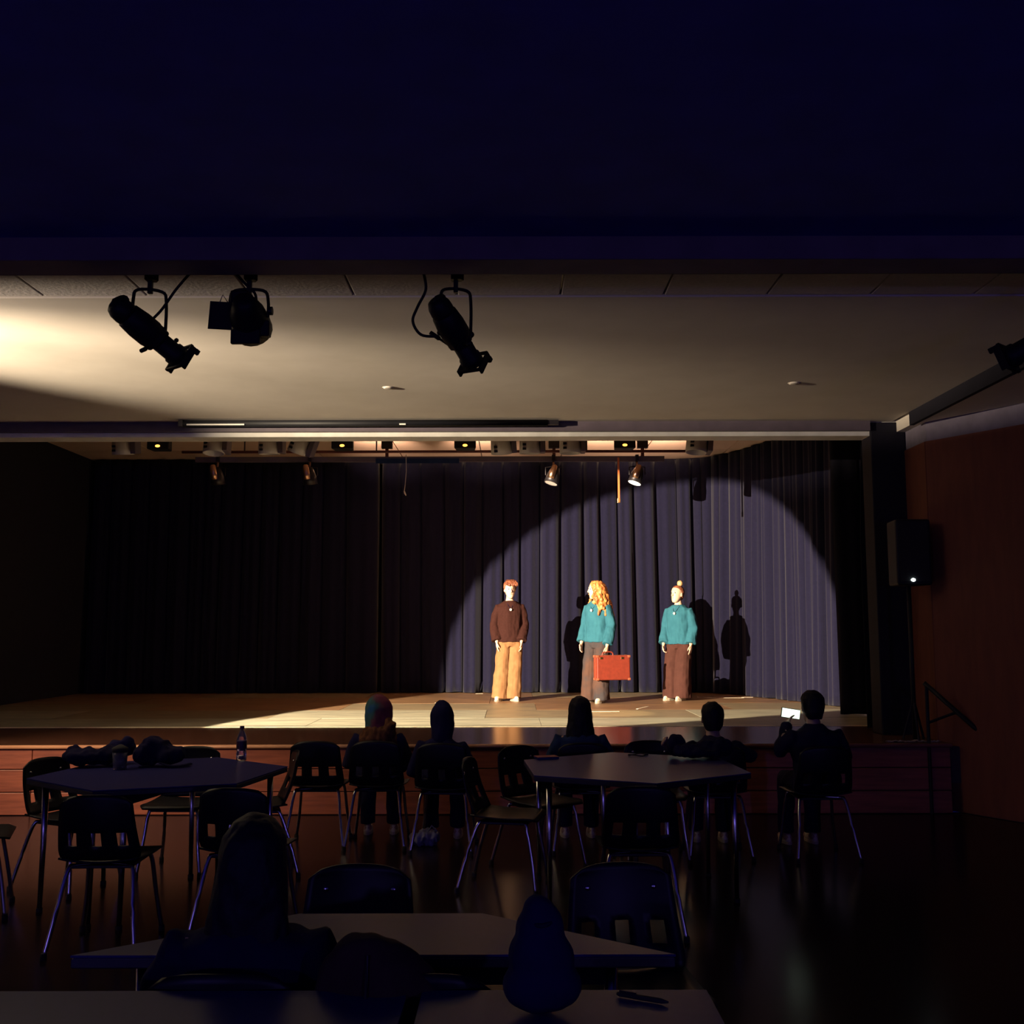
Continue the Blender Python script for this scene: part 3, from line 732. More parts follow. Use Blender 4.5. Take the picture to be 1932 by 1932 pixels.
def standing(label, loc, yaw, head_yaw, tilt, K, feet, shirt_m, trouser_m, hands, hem, leg_w, seed, sleeve=0.062, elbows=None, shoulders=0.165):
    """local frame: facing -y, feet on z=0"""
    root = thing('person', label, 'person', loc, yaw)
    mb = MB()
    hx = 0.085
    hip = [Vector((s*hx, 0.0, 0.80*K)) for s in (-1, 1)]
    sh = [Vector((s*shoulders, 0.01, 1.278*K)) for s in (-1, 1)]
    hc = Vector((0, -0.02, 1.515*K))
    F = head_frame(hc, head_yaw, tilt, 1.0)
    add_head(mb, F)
    mb.loft([(0, .01, .80*K, .10, .07), (0, .01, .84*K, .125, .085), (0, 0, .95*K, .118, .082), (0, 0, 1.08*K, .135, .09), (0, 0, 1.2*K, .145, .092), (0, .005, 1.27*K, .135, .08), (0, .01, 1.325*K, .08, .058), (0, .008, 1.38*K, .052, .052), (0, -.004, 1.44*K, .047, .05)], 20)
    ft = []
    for s, h, (fx, fy, fyaw) in zip((-1, 1), hip, feet):
        an = Vector((fx, fy, 0.075)); kn = (h + an)*0.5 + Vector((0, -0.025, 0.02))
        mb.tube([h + Vector((0, 0, .05)), h, h.lerp(kn, .5), kn, kn.lerp(an, .35), an], [.070, .074, .066, .052, .052, .035], 12, up=(0, 1, 0))
        mb.tube([an + Vector((0, .02, -.02)), an + Vector((math.sin(fyaw)*.1, -math.cos(fyaw)*.12, -.045))], [.036, .028], 10, round_ends=True)
        ft.append(an)
    wr = []
    for s, S, (w, hd, pn, sd, curl) in zip((-1, 1), sh, hands):
        w = Vector(w)
        el = elbows[0 if s < 0 else 1] if elbows else (S + w)*0.5 + Vector((s*.03, .03, 0))
        el = Vector(el)
        mb.tube([S + Vector((-s*.07, 0, -.03)), S + Vector((-s*.01, 0, -.02)), S.lerp(el, .5), el, el.lerp(w, .4), w], [.042, .042, .040, .036, .034, .023], 10, up=(0, 1, 0))
        add_hand(mb, w, hd, pn, sd, curl)
        wr.append((S, el, w))
    body = mb.remesh('body', M['skin'], root, 0.0052, 3)
    face_parts(F, root)
    # top
    mb = MB()
    mb.loft([(0, .005, hem - .0, .185, .135), (0, .005, hem + .10, .178, .13), (0, .003, 1.02*K, .168, .122), (0, 0, 1.18*K, .175, .122), (0, .005, 1.27*K, .182, .112), (0, .01, 1.315*K, .160, .098), (0, .01, 1.345*K, .115, .085), (0, .008, 1.368*K, .078, .066)], 24)
    for (S, el, w) in wr:
        e = el.lerp(w, .93)
        mb.tube([S + (Vector((0, 0, 1.2*K)) - S)*.35, S + Vector((0, 0, -.012)), S.lerp(el, .5), el, el.lerp(w, .5), e], [.060, .060, sleeve*1.0, sleeve, sleeve*1.04, sleeve*1.12], 14, up=(0, 1, 0))
    mb.remesh('shirt', shirt_m, root, 0.0085, 3, wrinkle(seed, .010))
    # trousers
    mb = MB()
    mb.loft([(0, .005, .735*K, .135, .10), (0, .005, .78*K, .150, .115), (0, .005, .86*K, .155, .118), (0, .003, .95*K, .155, .112), (0, .003, .99*K, .14, .10)], 22)
    for h, an in zip(hip, ft):
        kn = (h + an)*0.5 + Vector((0, -.015, 0))
        mb.tube([h + Vector((0, 0, .03)), h + Vector((0, 0, -.06)), h.lerp(kn, .6), kn, kn.lerp(an, .5), an + Vector((0, .01, -.035))], [.093, .098, leg_w*.98, leg_w, leg_w*1.06, leg_w*1.13], 16, up=(0, 1, 0))
    mb.remesh('trousers', trouser_m, root, 0.0085, 3, wrinkle(seed + 5, .011, 11))
    for (fx, fy, fyaw) in feet: shoe(root, fx, fy, fyaw, 0.92)
    # pendant on a cord
    p = MB().tube([(-.05, -.06, 1.345*K), (-.025, -.105, 1.285*K), (0, -.128, 1.25*K), (.025, -.105, 1.285*K), (.05, -.06, 1.345*K)], .0025, 6).build('cord', M['black_cloth'], root)
    MB().ball((0, -.134, 1.24*K), (.018, .009, .018), 10, 6).build('pendant', M['pendant'], root, smooth=True)
    return root, F
# performer in brown
dn = (0, 0, -1)
root, F = standing('performer in a brown top and tan trousers facing the audience, leftmost on stage', (-0.03, 14.72, ZS), R(6), R(4), R(4), 1.0,
    [(-.145, -.02, -.45), (.045, -.03, .35)], M['brown_top'], M['tan_trousers'],
    [((-.185, -.06, .80), (0.05, -.1, -1), (1, 0, 0), (0, -1, 0), .22), ((.15, -.10, .80), (-.05, -.1, -1), (-1, 0, 0), (0, -1, 0), .3)], .80, .098, 1, elbows=[(-.215, .03, 1.04), (.205, .03, 1.04)], sleeve=.066)
mb = MB()
n0 = len(mb.v)
mb.loft([(0, .052, -.055, .055, .045), (0, .046, -.02, .076, .060), (0, .036, .03, .085, .074), (0, .020, .065, .088, .094), (0, .010, .095, .080, .094), (0, .006, .125, .055, .066), (0, .006, .140, .022, .028)], 22)
for s_ in (-1, 1): mb.tube([(s_*.07, -.02, .07), (s_*.082, -.01, .03), (s_*.080, .0, .0)], [.018, .014, .008], 8)
rr = random.Random(9)
for a in range(-4, 5):
    x = a*.017
    dz = rr.uniform(-.012, .012)
    mb.tube([(x*.7, -.01, .132), (x*.95 + .006, -.070, .112), (x*1.05 + .016, -.100, .080 + dz), (x*1.0 + .024, -.098, .052 + dz)], [.014, .018, .013, .004], 8)
mb.xform(F, n0)
mb.remesh('hair', M['hair_brown'], root, .006, 1, wrinkle(3, .006, 45))
# performer with suitcase
root, F = standing('performer with long auburn curls, teal top and a suitcase in one hand', (1.14, 14.30, ZS), R(-38), R(-40), R(0), .985,
    [(-.16, .02, -.3), (.075, -.03, .1)], M['teal'], M['grey_trousers'],
    [((-.20, -.08, .79), (0, -.25, -1), (1, 0, 0), (0, -1, 0), .3), ((.235, -.12, .755), (0.0, -.05, -1), (-1, 0, 0), (0, -1, 0), .62)], .80, .100, 2, elbows=[(-.205, .02, 1.03), (.225, .02, 1.02)], sleeve=.064)
mb = MB()
n0 = len(mb.v)
mb.loft([(0, .03, -.02, .085, .085), (0, .018, .05, .085, .096), (0, .010, .09, .078, .090), (0, .008, .12, .05, .062), (0, .006, .13, .02, .03)], 22)
rr = random.Random(4)
for i in range(46):
    a = -0.35*PI + 1.7*PI*i/45
    bx, by = .075*math.cos(a), .02 + .085*math.sin(a)
    if by < -.045: continue
    ln = rr.uniform(.30, .44) if by > -.02 else rr.uniform(.22, .32)
    ph = rr.uniform(0, 6)
    pts = [(bx*.6, by*.6, .115), (bx, by, .07)]
    rad = [.018, .022]
    for q in range(1, 9):
        v = q/8
        spread = 1 + .95*v
        pts.append((bx*spread + .014*math.sin(ph + q*1.9), by*spread + .03*v + .014*math.cos(ph + q*1.9), .07 - ln*v))
        rad.append(.028 - .012*v)
    mb.tube(pts, rad, 8)
mb.xform(F, n0)
mb.remesh('hair', M['hair_auburn'], root, .008, 1, wrinkle(8, .010, 38))
actor2 = root
# third performer
root, F = standing('performer in a teal top with a hair bun, looking left, rightmost on stage', (2.30, 14.72, ZS), R(-34), R(-16), R(-4), .955,
    [(-.10, -.06, -.35), (.055, -.05, -.15)], M['teal'], M['brown_trousers'],
    [((-.18, -.11, .76), (0.05, -.1, -1), (1, 0, 0), (0, -1, 0), .5), ((.20, -.05, .76), (-.02, -.05, -1), (-1, 0, 0), (0, -1, 0), .2)], .765, .110, 3, elbows=[(-.205, .02, .99), (.215, .02, .99)], sleeve=.066)
mb = MB()
n0 = len(mb.v)
mb.loft([(0, .045, -.07, .040, .04), (0, .042, -.04, .062, .056), (0, .035, .02, .078, .074), (0, .022, .06, .081, .088), (0, .014, .09, .072, .084), (0, .012, .115, .05, .06), (0, .01, .124, .02, .03)], 22)
mb.xform(F, n0)
h = mb.remesh('hair', M['hair_brown'], root, .006, 2, wrinkle(13, .003, 60))
mb = MB(); n0 = len(mb.v)
mb.ball((0, .050, .155), (.042, .042, .046), 12, 8); mb.tube([(0, .045, .115), (0, .045, .14)], [.024, .022], 10)
for a in range(6): mb.tube([(0, .045, .15), (.03*math.cos(a), .045 + .03*math.sin(a), .18), (.036*math.cos(a + .6), .045 + .036*math.sin(a + .6), .165)], [.012, .009, .004], 6)
mb.xform(F, n0)
mb.remesh('bun', M['hair_bun'], h, .006, 1)
# suitcase held by the second performer
hand_w = Matrix.Translation((1.14, 14.30, ZS)) @ Matrix.Rotation(R(-38), 4, 'Z') @ Vector((.225, -.125, .665))
t = thing('suitcase', 'hard orange leather suitcase hanging from the hand of the performer with curls', 'suitcase', (hand_w.x + 0.07, hand_w.y - 0.0, hand_w.z - 0.355), R(14))
MB().box(-.23, .23, -.075, .075, 0, .32).build('case', M['suitcase'], t, bevel=.014)
MB().box(-.233, .233, -.005, .005, -.003, .323).build('lid_seam', M['suitcase_trim'], t, bevel=.002)
for sx in (-1, 1):
    for sz in (0, 1):
        for sy in (-1, 1):
            z0 = -.004 if sz == 0 else .29
            MB().box(sx*.215 - .02, sx*.215 + .02, sy*.062 - .017, sy*.062 + .017, z0, z0 + .034).build('corner_guard', M['suitcase_trim'], t, bevel=.008)
MB().tube(smooth_path([(-.13, 0, .315), (-.125, 0, .345), (-.105, 0, .362), (-.05, 0, .366), (-.005, 0, .362), (.015, 0, .345), (.02, 0, .315)], 4), .0095, 8).build('handle', M['suitcase'], t, smooth=True)
for sx in (-.17, .12): MB().box(sx - .02, sx + .02, -.081, -.073, .27, .30).build('latch', M['brass'], t, bevel=.003)

# ------------------------------------------------------------------ chairs
def solidify(mb, th):
    me = mb.mesh('raw'); t = bpy.data.objects.new('raw', me); col.objects.link(t)
    s = t.modifiers.new('s', 'SOLIDIFY'); s.thickness = th; s.offset = 0
    dg = bpy.context.evaluated_depsgraph_get()
    me2 = bpy.data.meshes.new_from_object(t.evaluated_get(dg))
    bpy.data.objects.remove(t); bpy.data.meshes.remove(me)
    return me2
def mesh_obj(name, me, m, parent):
    for p in me.polygons: p.use_smooth = True
    me.materials.clear(); me.materials.append(m); me.name = name
    o = bpy.data.objects.new(name, me); col.objects.link(o); o.parent = parent
    return o
def make_chair():
    """origin on the floor under the back; sitter faces +y"""
    t = thing('stacking_chair', '', 'chair')
    mb = MB(); nc, nr_ = 17, 14
    slots = {(c, r) for c in (3, 4, 8, 12, 13) for r in (3, 4, 5)} | {(c, r) for c in (8,) for r in (3, 4, 5)}
    slots = {(c, r) for c in (2, 3, 7, 8, 12, 13) for r in (3, 4, 5)}
    for r in range(nr_+1):
        v = r/nr_
        z = .445 + .325*v
        hw = .205 - .035*v
        if v > .86: hw *= (1 - ((v-.86)/.14)**2.6*.22)
        if v < .1: hw *= .93 + .7*v
        for c in range(nc):
            u = 2*c/(nc-1) - 1
            yy = .06 - .085*v + .035*u*u*(1 - .3*v) - .02*math.sin(PI*v)
            zz = z - (.016*abs(u)**3 if v > .9 else 0)
            mb.v.append((hw*u, yy, zz))
    for r in range(nr_):
        for c in range(nc-1):
            if (c, r) in slots: continue
            a = r*nc + c; mb.f.append((a, a+1, a+nc+1, a+nc))
    mesh_obj('backrest', solidify(mb, .009), M['chair'], t)
    mb = MB(); nr_, nc = 10, 13
    for r in range(nr_+1):
        v = r/nr_
        hw = .195 + .015*v
        if v > .85: hw *= 1 - ((v-.85)/.15)**2.5*.16
        for c in range(nc):
            u = 2*c/(nc-1) - 1
            z = .432 + .022*u*u*(1-v) - .012*math.sin(PI*v) - (.02*((v-.8)/.2)**2 if v > .8 else 0) + .012*v
            mb.v.append((hw*u, .055 + .41*v, z))
    for r in range(nr_):
        for c in range(nc-1):
            a = r*nc + c; mb.f.append((a, a+1, a+nc+1, a+nc))
    mesh_obj('seat', solidify(mb, .010), M['chair'], t)
    for s in (-1, 1):
        for (x0, y0, x1, y1) in ((.13, .12, .215, -.02), (.13, .38, .205, .46)):
            pts = smooth_path([(s*.03, (y0*.7 + .25*.3), .408), (s*x0, y0, .408), (s*(x0 + .03), y0 + (y1-y0)*.2, .385), (s*(x0*.35 + x1*.65), y0*.35 + y1*.65, .2), (s*x1, y1, .012)], 5)
            lg = MB().tube(pts, .0115, 10).build('leg', M['chrome'], t, smooth=True)
            MB().lathe([(.016, 0.0), (.016, .018), (.013, .03)], 10, Matrix.Translation((s*x1, y1, 0))).build('foot_cap', M['rubber'], lg)
    MB().box(-.15, .15, .10, .40, .395, .41).build('seat_bracket', M['dark_metal'], t, bevel=.004)
    for s in (-1, 1):
        MB().ball((s*.115, -.003, .69), (.011, .006, .009), 10, 6).build('rivet', M['chrome'], t, smooth=True)
    return t
chair0 = make_chair()
first = [True]
def chair(x, y, face, label):
    """face = heading of the sitter in degrees, 90 = towards the stage"""
    rz = R(face - 90)
    if first[0]:
        first[0] = False
        chair0.location = (x, y, 0); chair0.rotation_euler = (0, 0, rz); chair0['label'] = label; chair0['group'] = 'dark stacking chairs in the hall'
        return chair0
    return dup(chair0, (x, y, 0), rz, label, 'dark stacking chairs in the hall')
chair(-1.42, 7.78, 91, 'empty dark slotted chair between the left table and the colourful hood')
chair(-0.985, 7.78, 90, 'dark chair under the child in the colourful hood')
chair(-0.50, 7.62, 86, 'dark chair under the child in the plain dark hood')
chair(-1.44, 7.15, 196, 'dark chair seen edge on at the right end of the left table')
chair(-2.03, 5.30, 92, 'dark chair nearest the camera on the left side of the left table')
chair(-1.42, 5.52, 84, 'dark chair nearest the camera on the right side of the left table')
chair(-2.18, 7.42, 268, 'dark chair on the stage side of the left table behind the black bag')
chair(-2.93, 6.80, 335, 'dark chair at the far left corner of the left table')
chair(-0.27, 6.75, -12, 'dark chair seen from the side left of the right table')
chair(0.04, 7.42, -52, 'dark chair at the left stage side corner of the right table')
chair(0.66, 5.55, 90, 'dark chair nearest the camera at the right table')
chair(0.98, 7.74, 270, 'dark chair mostly hidden on the stage side of the right table')
chair(0.50, 7.62, 92, 'dark chair under the child with long dark hair')
chair(1.42, 7.42, 88, 'dark chair under the short haired child leaning on the right table')
chair(2.13, 7.35, 92, 'dark chair under the person holding the lit phone')
chair(-0.52, 3.72, 268, 'dark chair facing the camera beyond the near pale table')
chair(0.37, 3.74, 276, 'dark chair with rounded back beyond the right end of the near table')

# ------------------------------------------------------------------ tables
def trapezoid(label, cx, cy, rz, long_, short, depth, h=.735, group='pale trapezoid tables'):
    t = thing('trapezoid_table', label, 'table', (cx, cy, 0), rz, group)
    poly = [(-long_/2, 0), (long_/2, 0), (short/2, depth), (-short/2, depth)]
    MB().prism(poly, h - .006, h).build('laminate_top', M['laminate'], t)
    MB().prism(poly, h - .034, h - .0065).build('core', M['table_edge'], t, bevel=.004)
    for sx, px, py in ((-1, long_/2 - .16, .09), (1, long_/2 - .16, .09), (-1, short/2 - .05, depth - .09), (1, short/2 - .05, depth - .09)):
        lg = MB().tube([(sx*px, py, h - .035), (sx*px, py, .38), (sx*(px + .01), py, .012)], [.019, .016, .013], 10).build('leg', M['chrome'], t, smooth=True)
        MB().lathe([(.018, 0), (.018, .02)], 10, Matrix.Translation((sx*(px + .01), py, 0))).build('foot_cap', M['rubber'], lg)
    MB().box(-long_/2 + .16, long_/2 - .16, .08, .10, h - .10, h - .035).build('apron_rail', M['table_edge'], t)
    return t
for (cx, cy, ang, side) in ((-2.06, 6.37, 80, 'left'), (0.73, 6.60, 94, 'right')):
    for s, nm in ((0, 'left'), (180, 'right')):
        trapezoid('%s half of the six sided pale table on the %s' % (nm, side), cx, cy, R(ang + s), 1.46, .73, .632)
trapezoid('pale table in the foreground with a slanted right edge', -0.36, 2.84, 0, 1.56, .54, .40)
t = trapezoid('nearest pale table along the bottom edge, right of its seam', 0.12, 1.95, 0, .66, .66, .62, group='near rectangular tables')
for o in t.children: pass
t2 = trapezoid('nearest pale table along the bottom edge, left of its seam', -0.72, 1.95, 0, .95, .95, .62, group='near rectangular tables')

# ------------------------------------------------------------------ seated audience
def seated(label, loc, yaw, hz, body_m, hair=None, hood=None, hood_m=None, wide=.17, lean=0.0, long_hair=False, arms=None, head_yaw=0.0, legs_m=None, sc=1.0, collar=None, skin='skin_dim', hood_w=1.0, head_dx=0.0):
    """origin on the floor below the seat; faces -y locally; hz = crown height"""
    root = thing('person', label, 'person', loc, yaw)
    seat = .47
    hc = Vector((head_dx, -.04 - lean, hz - .125*sc))
    shz = hz - .30*sc
    F = head_frame(hc, head_yaw, R(4), sc*0.97)
    mb = MB(); add_head(mb, F)
    mb.loft([(0, .02, seat - .06, .14, .10), (0, .02, seat + .03, .15, .105), (0, 0, seat + .12, .13, .09), (0, -lean*.4, shz - .10, wide*.9, .09), (0, -lean*.8, shz - .02, wide*.85, .075), (head_dx*.5, -lean*.9 - .01, shz + .05, .052, .05), (head_dx, -.03 - lean, hz - .2*sc, .046, .048)], 18)
    arms = arms or [((-wide - .05, -.02, shz - .20), (-wide*.6, -.22, shz - .28)), ((wide + .05, -.02, shz - .20), (wide*.6, -.22, shz - .28))]
    segs = []
    for s, (el, w) in zip((-1, 1), arms):
        S = Vector((s*wide*.88, -lean*.8, shz - .03)); el = Vector(el); w = Vector(w)
        mb.tube([S + Vector((-s*.05, 0, 0)), S, el, el.lerp(w, .4), w], [.045, .046, .036, .034, .022], 10, up=(0, 1, 0))
        d = (w - el).normalized()
        add_hand(mb, w, d, (-s, 0, -.4), (0, 0, 1), .5, .78)
        segs.append((S, el, w))
    lg = []
    for s in (-1, 1):
        h = Vector((s*.085, -.02, seat - .005)); kn = Vector((s*.10, -.34, seat - .005)); an = Vector((s*.10, -.36, .075))
        mb.tube([h, h.lerp(kn, .5), kn, kn.lerp(an, .3), an], [.08, .068, .052, .05, .034], 10, up=(1, 0, 0))
        mb.tube([an + Vector((0, .03, -.03)), an + Vector((0, -.12, -.042))], [.032, .028], 8, round_ends=True)
        lg.append((h, kn, an))
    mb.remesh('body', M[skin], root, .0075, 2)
    mb = MB()
    mb.loft([(0, .02, seat - .045, .165, .125), (0, .02, seat + .05, .17, .125), (0, 0, seat + .16, .155, .115), (0, -lean*.4, shz - .10, wide*1.05, .112), (0, -lean*.8, shz - .01, wide*.98, .092), (head_dx*.4, -lean*.9, shz + .035, .085, .07), (head_dx*.5, -lean*.9 - .01, shz + .06, .062, .058)], 20)
    for (S, el, w) in segs:
        mb.tube([S + (Vector((0, 0, shz - .1)) - S)*.3, S, S.lerp(el, .5), el, el.lerp(w, .9)], [.056, .062, .056, .05, .044], 12, up=(0, 1, 0))
    mb.remesh('jacket', body_m, root, .010, 3, wrinkle(hz*50, .010))
    mb = MB()
    mb.loft([(0, .01, seat - .07, .15, .11), (0, .01, seat + .03, .165, .12)], 18)
    for h, kn, an in lg:
        mb.tube([h, h.lerp(kn, .5), kn + Vector((0, .0, .004)), kn.lerp(an, .4), an + Vector((0, 0, .0))], [.094, .082, .068, .062, .058], 12, up=(1, 0, 0))
    mb.remesh('trousers', legs_m or M['black_cloth'], root, .010, 3, wrinkle(hz*31, .008))
    for h, kn, an in lg: shoe(root, an.x, an.y, 0, .80)
    face_parts(F, root)
    if hood:
        mb = MB(); n0 = 0
        w = hood_w
        mb.loft([(0, .03, -.17, .085*w, .085), (0, .025, -.10, .098*w, .098), (0, .022, -.02, .106*w, .112), (0, .022, .05, .104*w, .114), (0, .026, .10, .086*w, .095), (0, .032, .14, .055*w, .062), (0, .036, .158, .02, .024)], 22)
        mb.xform(F)
        o = mb.remesh('hood', hood_m, root, .009, 2, wrinkle(hz*77, .008, 16))
        # the cloth pattern is laid out on the hood itself
        for v in o.data.vertices: v.co -= hc
        o.location = hc
    elif hair:
        mb = MB()
        if long_hair:
            mb.loft([(0, .05, -.34, .135, .045), (0, .055, -.26, .128, .05), (0, .05, -.15, .108, .062), (0, .04, -.06, .096, .078), (0, .026, .02, .088, .092), (0, .016, .07, .082, .092), (0, .010, .105, .058, .07), (0, .008, .128, .02, .03)], 22)
        else:
            mb.loft([(0, .045, -.085, .050, .042), (0, .04, -.04, .073, .062), (0, .032, .02, .084, .078), (0, .018, .065, .084, .094), (0, .010, .10, .066, .078), (0, .008, .126, .028, .036)], 22)
        mb.xform(F)
        mb.remesh('hair', hair, root, .008, 2, wrinkle(hz*13, .005, 30))
    if collar:
        mb = MB()
        mb.loft([(0, 0, shz - .06, wide*.98, .11), (0, 0, shz + .0, wide*.86, .115), (0, 0, shz + .06, .105, .10), (0, 0, shz + .085, .075, .08)], 22)
        mb.tube([(-wide*.45, .06, shz + .03), (-wide*.52, .07, shz + .09), (-wide*.40, .05, shz + .12)], [.05, .045, .03], 10, round_ends=True)
        mb.remesh('fleece_collar', collar, root, .009, 2, wrinkle(5, .010, 30))
    return root
UP = PI   # face the stage
seated('small child wearing a colourful tie-dye hood in an amber fleece jacket', (-1.0, 8.06, 0), UP + .05, 1.055, M['navy_cloth'], hood=True, hood_m=M['tie_dye'], collar=M['amber_fur'], wide=.175, hood_w=1.08, sc=.95)
seated('small child in a plain dark pointed hood', (-0.515, 7.90, 0), UP, 1.015, M['navy_cloth'], hood=True, hood_m=M['navy_cloth'], wide=.165, hood_w=.92, sc=.95)
seated('child with long straight dark hair in a blue top behind the right table', (0.50, 7.92, 0), UP, 1.075, M['blue_cloth'], hair=M['hair_dark'], long_hair=True, wide=.18)
seated('short haired child in black leaning over the right table', (1.44, 7.74, 0), UP - .08, 1.045, M['black_cloth'], hair=M['hair_dark'], wide=.17, lean=-.03, head_dx=0.0,
       arms=[((-.27, .02, .66), (-.12, -.2, .62)), ((.26, .10, .68), (.34, .22, .755))])
p5 = seated('dark haired person in black on the right holding up a lit phone', (2.15, 7.66, 0), UP + .10, 1.13, M['black_cloth'], hair=M['hair_dark'], wide=.19,
       arms=[((-.24, -.02, .66), (-.05, -.22, .78)), ((.25, -.04, .70), (.10, -.26, .88))])
seated('dark figure seen from behind at the left of the foreground table', (-0.66, 2.755, 0), UP, 1.10, M['black_cloth'], hair=M['hair_dark'], wide=.20, long_hair=True)
chair(-0.69, 2.60, 90, 'dark chair under the foreground figure seen from behind')
# phone
t = thing('phone', 'phone with a glaring white screen in the hand of the person on the right', 'phone', (2.05, 7.92, 0.945), R(10))
mb = MB().box(-.075, .075, -.004, .004, -.036, .036); mb.xform(Matrix.Rotation(R(9), 4, 'Y')); mb.build('case', M['lamp_black'], t, bevel=.003)
mb = MB().box(-.070, .070, -.0055, -.0042, -.032, .032); mb.xform(Matrix.Rotation(R(9), 4, 'Y')); mb.build('screen', M['phone_screen'], t)

# ------------------------------------------------------------------ things on and around the tables
def lump(name, label, cat, loc, blobs, m, seed, amp=.02, vox=.009, part='cloth'):
    t = thing(name, label, cat, loc)
    mb = MB()
    for (x, y, z, rx, ry, rz) in blobs: mb.ball((x, y, z), (rx, ry, rz), 14, 10)
    o = mb.remesh(part, m, t, vox, 2, wrinkle(seed, amp, 16))
    lo = min(v.co.z for v in o.data.vertices)
    for v in o.data.vertices: v.co.z -= lo
    return t
TZ = .736
t = thing('water_bottle', 'clear plastic water bottle standing on the left table', 'bottle', (-1.73, 6.90, TZ))
MB().lathe([(.024, 0.0), (.032, .004), (.032, .055), (.029, .06), (.032, .066), (.032, .13), (.028, .155), (.014, .185), (.0125, .20)], 20).build('bottle', M['clear'], t, smooth=True)
MB().lathe([(.0328, .075), (.0332, .078), (.0332, .122), (.0328, .125)], 20).build('label_band', M['label_dark'], t, smooth=True)
MB().lathe([(.0145, .198), (.0145, .216), (.013, .218)], 14).build('cap', M['label_dark'], t)
t = thing('clear_cup', 'clear plastic jar with a dark lid among bags on the left table', 'jar', (-2.36, 6.50, TZ))
MB().lathe([(.036, 0), (.04, .004), (.045, .10), (.042, .10), (.037, .008), (.01, .006)], 20).build('jar', M['clear'], t, smooth=True)
MB().lathe([(.046, .10), (.047, .125), (.02, .14), (.008, .145)], 18).build('lid', M['rubber'], t, smooth=True)
lump('jacket', 'crumpled dark jacket heap left of the jar on the left table', 'jacket', (-2.62, 6.62, TZ), [(0, 0, .04, .13, .09, .05), (.12, .02, .045, .08, .08, .05), (-.08, .05, .05, .06, .06, .05)], M['black_cloth'], 2)
bp = lump('backpack', 'black backpack slumped right of the jar on the left table', 'backpack', (-2.20, 6.62, TZ), [(0, .03, .075, .11, .08, .085), (.08, .02, .05, .10, .08, .06), (-.06, 0, .06, .06, .07, .07)], M['black_cloth'], 7, part='bag')
MB().tube(smooth_path([(.06, -.05, .03), (.14, -.08, .012), (.20, -.04, .012), (.22, .03, .012)]), (.016, .006), 8).build('strap', M['black_cloth'], bp, smooth=True)
lump('scarf', 'dark knitted lump left of the backpack on the left table', 'scarf', (-2.47, 6.76, TZ), [(0, 0, .06, .07, .07, .07), (.05, .02, .09, .06, .05, .06)], M['navy_cloth'], 9)
lump('jacket', 'black jacket draped over the far right corner of the right table', 'jacket', (1.20, 6.95, TZ), [(0, 0, .03, .17, .10, .04), (.12, .05, .05, .12, .10, .06), (-.13, .07, .06, .06, .05, .07)], M['black_cloth'], 12)
t = thing('notebook', 'small red notebook on the left part of the right table', 'notebook', (0.22, 6.98, TZ), R(15))
MB().box(-.07, .07, -.05, .05, 0, .012).build('pages', M['laminate'], t)
MB().box(-.072, .072, -.052, .052, .012, .0145).build('cover', M['red_item'], t)
t = thing('cable', 'coil of thin dark cable on the right table seam', 'cable', (0.82, 7.12, TZ))
MB().tube([(.055*math.cos(a*.5), .04*math.sin(a*.5), .006 + .004*math.sin(a)) for a in range(24)], .004, 6).build('wire', M['rubber'], t, smooth=True)
MB().box(.05, .075, -.01, .01, 0.002, .014).build('plug', M['rubber'], t)
# near table things
t = lump('drawstring_bag', 'dark rounded drawstring bag standing on the nearest table', 'bag', (0.062, 2.42, TZ), [(0, 0, .055, .088, .07, .06), (0, 0, .11, .074, .06, .07), (0, 0, .17, .055, .045, .06), (-.005, 0, .215, .034, .03, .03)], M['navy_cloth'], 4, .006, .007, 'bag')
MB().tube(smooth_path([(-.03, -.02, .20), (0, -.045, .195), (.03, -.02, .20), (.035, .02, .20), (0, .04, .205), (-.035, .02, .20), (-.03, -.02, .20)]), .005, 6).build('drawstring', M['black_cloth'], t, smooth=True)
t = thing('pen', 'dark pen lying on the nearest table right of the bag', 'pen', (0.292, 2.495, TZ + .006), R(-28))
MB().tube([(-.062, 0, 0), (-.055, 0, 0), (.045, 0, 0), (.062, 0, 0)], [.003, .006, .006, .002], 8).build('barrel', M['rubber'], t, smooth=True)
MB().box(-.055, -.015, -.0015, .0015, .005, .009).build('clip', M['dark_metal'], t)
chair(-0.225, 2.60, 90, 'dark chair under the brown jacket at the foreground table')
t = thing('jacket', 'brown jacket hung over a chair back at the foreground table', 'jacket', (-0.315, 2.60, .50))
mb = MB()
mb.loft([(0, .0, .0, .125, .085), (0, 0, .12, .135, .085), (0, 0, .24, .13, .078), (-.01, 0, .30, .11, .066), (-.03, 0, .335, .075, .05), (-.04, 0, .35, .04, .03)], 22)
mb.tube([(.09, 0, .25), (.13, .0, .16), (.13, -.01, .03)], [.045, .045, .04], 10, round_ends=True)
mb.tube([(-.10, 0, .27), (-.125, .0, .18), (-.125, -.01, .03)], [.045, .045, .04], 10, round_ends=True)
mb.remesh('cloth', M['brown_cloth'], t, .009, 2, wrinkle(21, .012, 12))
MB().tube([(-.02, -.055, .32), (-.02, -.090, .22), (-.02, -.094, .03)], .004, 6).build('zip', M['dark_metal'], t)
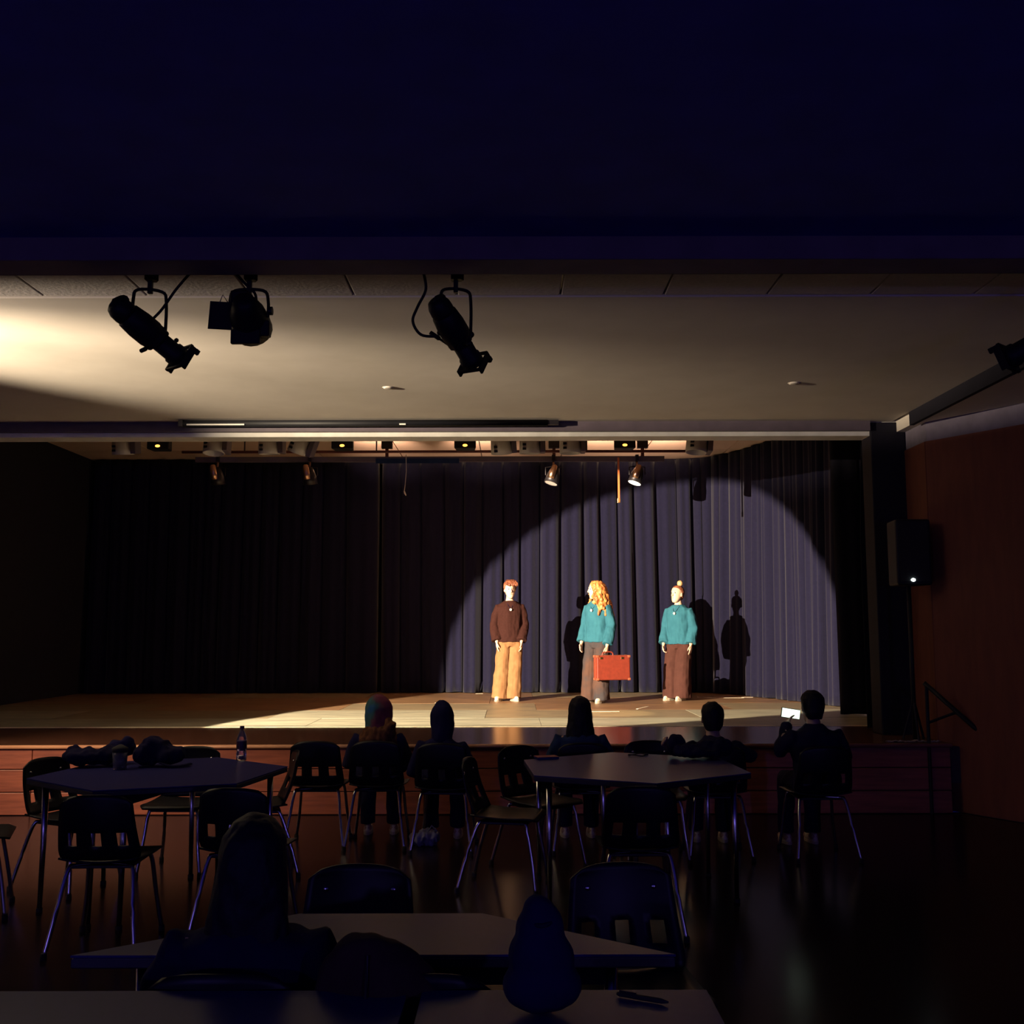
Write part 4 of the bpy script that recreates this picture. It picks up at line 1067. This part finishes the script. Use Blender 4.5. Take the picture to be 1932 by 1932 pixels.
# coat on the chair at the far left
chair(-3.27, 6.02, 20, 'dark chair under the coat at the left picture edge')
t = thing('coat', 'dark coat heaped over a chair at the left picture edge', 'coat', (-3.27, 6.03, .44))
mb = MB()
mb.loft([(0, 0, .02, .17, .14), (0, 0, .16, .185, .12), (0, 0, .30, .19, .10), (0, 0, .40, .16, .09), (0, 0, .47, .09, .07), (0, 0, .50, .04, .04)], 20)
mb.tube([(.16, -.02, .36), (.24, -.03, .22), (.26, -.02, .06)], [.06, .055, .05], 10, round_ends=True)
mb.remesh('cloth', M['black_cloth'], t, .010, 2, wrinkle(33, .015, 10))
mb = MB(); mb.loft([(0, .05, .36, .10, .07), (0, .06, .42, .11, .08), (0, .05, .49, .06, .05)], 16); mb.remesh('hood', M['black_cloth'], t, .010, 2)
# crumpled film bag under the chairs
t = thing('plastic_bag', 'crumpled pale plastic bag on the floor under the hooded children', 'bag', (-0.62, 7.95, 0))
mb = MB(); mb.ball((0, 0, .05), (.10, .08, .055), 14, 10); mb.ball((-.07, .02, .04), (.06, .05, .045), 12, 8)
mb.remesh('film', M['film'], t, .008, 0, wrinkle(41, .03, 26))
mb = MB(); mb.tube([(0, 0, .09), (.03, 0, .14), (.07, 0, .10)], .006, 6).build('handle_loop', M['film'], t)
# right side of the stage
t = thing('loudspeaker', 'black loudspeaker on a pole beside the proscenium column', 'loudspeaker', (3.52, 9.42, 0))
MB().prism([(-.155, -.16), (.155, -.16), (.12, .16), (-.12, .16)], 1.94, 2.52).build('cabinet', M['speaker'], t, bevel=.02)
MB().box(-.13, .13, -.168, -.161, 1.97, 2.49).build('grille', M['rubber'], t, bevel=.003)
MB().tube([(0, 0, .6), (0, 0, 1.95)], .019, 10).build('pole', M['lamp_black'], t, smooth=True)
for a in (0.5, 2.6, 4.7):
    MB().tube([(0, 0, .95), (.30*math.cos(a)*.35, .18*math.sin(a)*.5, .60)], .011, 8).build('tripod_leg', M['lamp_black'], t)
MB().ball((-.02, -.17, 1.985), (.020, .008, .014), 10, 6).build('led_lamp', M['led'], t, smooth=True)
t = thing('handrail', 'dark sloping handrail beside the steps right of the stage', 'handrail', (3.62, 9.12, 0))
MB().tube([(-.08, .10, 1.10), (.43, -.02, .60), (.50, -.04, .52)], .02, 8).build('rail', M['lamp_black'], t, smooth=True)
MB().tube([(-.06, .10, 1.08), (-.06, .10, 0)], .016, 8).build('post', M['lamp_black'], t)
MB().tube([(.48, -.035, .54), (.48, -.035, 0)], .016, 8).build('post', M['lamp_black'], t)
MB().tube([(-.06, .10, .76), (.18, .04, .86)], .012, 8).build('brace', M['lamp_black'], t)
t = thing('tape_strip', 'crumpled pale plastic strip along the stage edge below the loudspeaker', 'plastic strip', (3.24, 9.34, ZS))
mb = MB(); n = 24
for i in range(n+1):
    x = .46*i/n
    for j in range(4):
        mb.v.append((x, -.03 + .02*j, .004 + .022*abs(noise.noise(Vector((i*.9, j*1.3, 2))))))
for i in range(n):
    for j in range(3):
        a = i*4 + j; mb.f.append((a, a+4, a+5, a+1))
o = mb.build('film', M['film'], t); o.modifiers.new('s', 'SOLIDIFY').thickness = .002
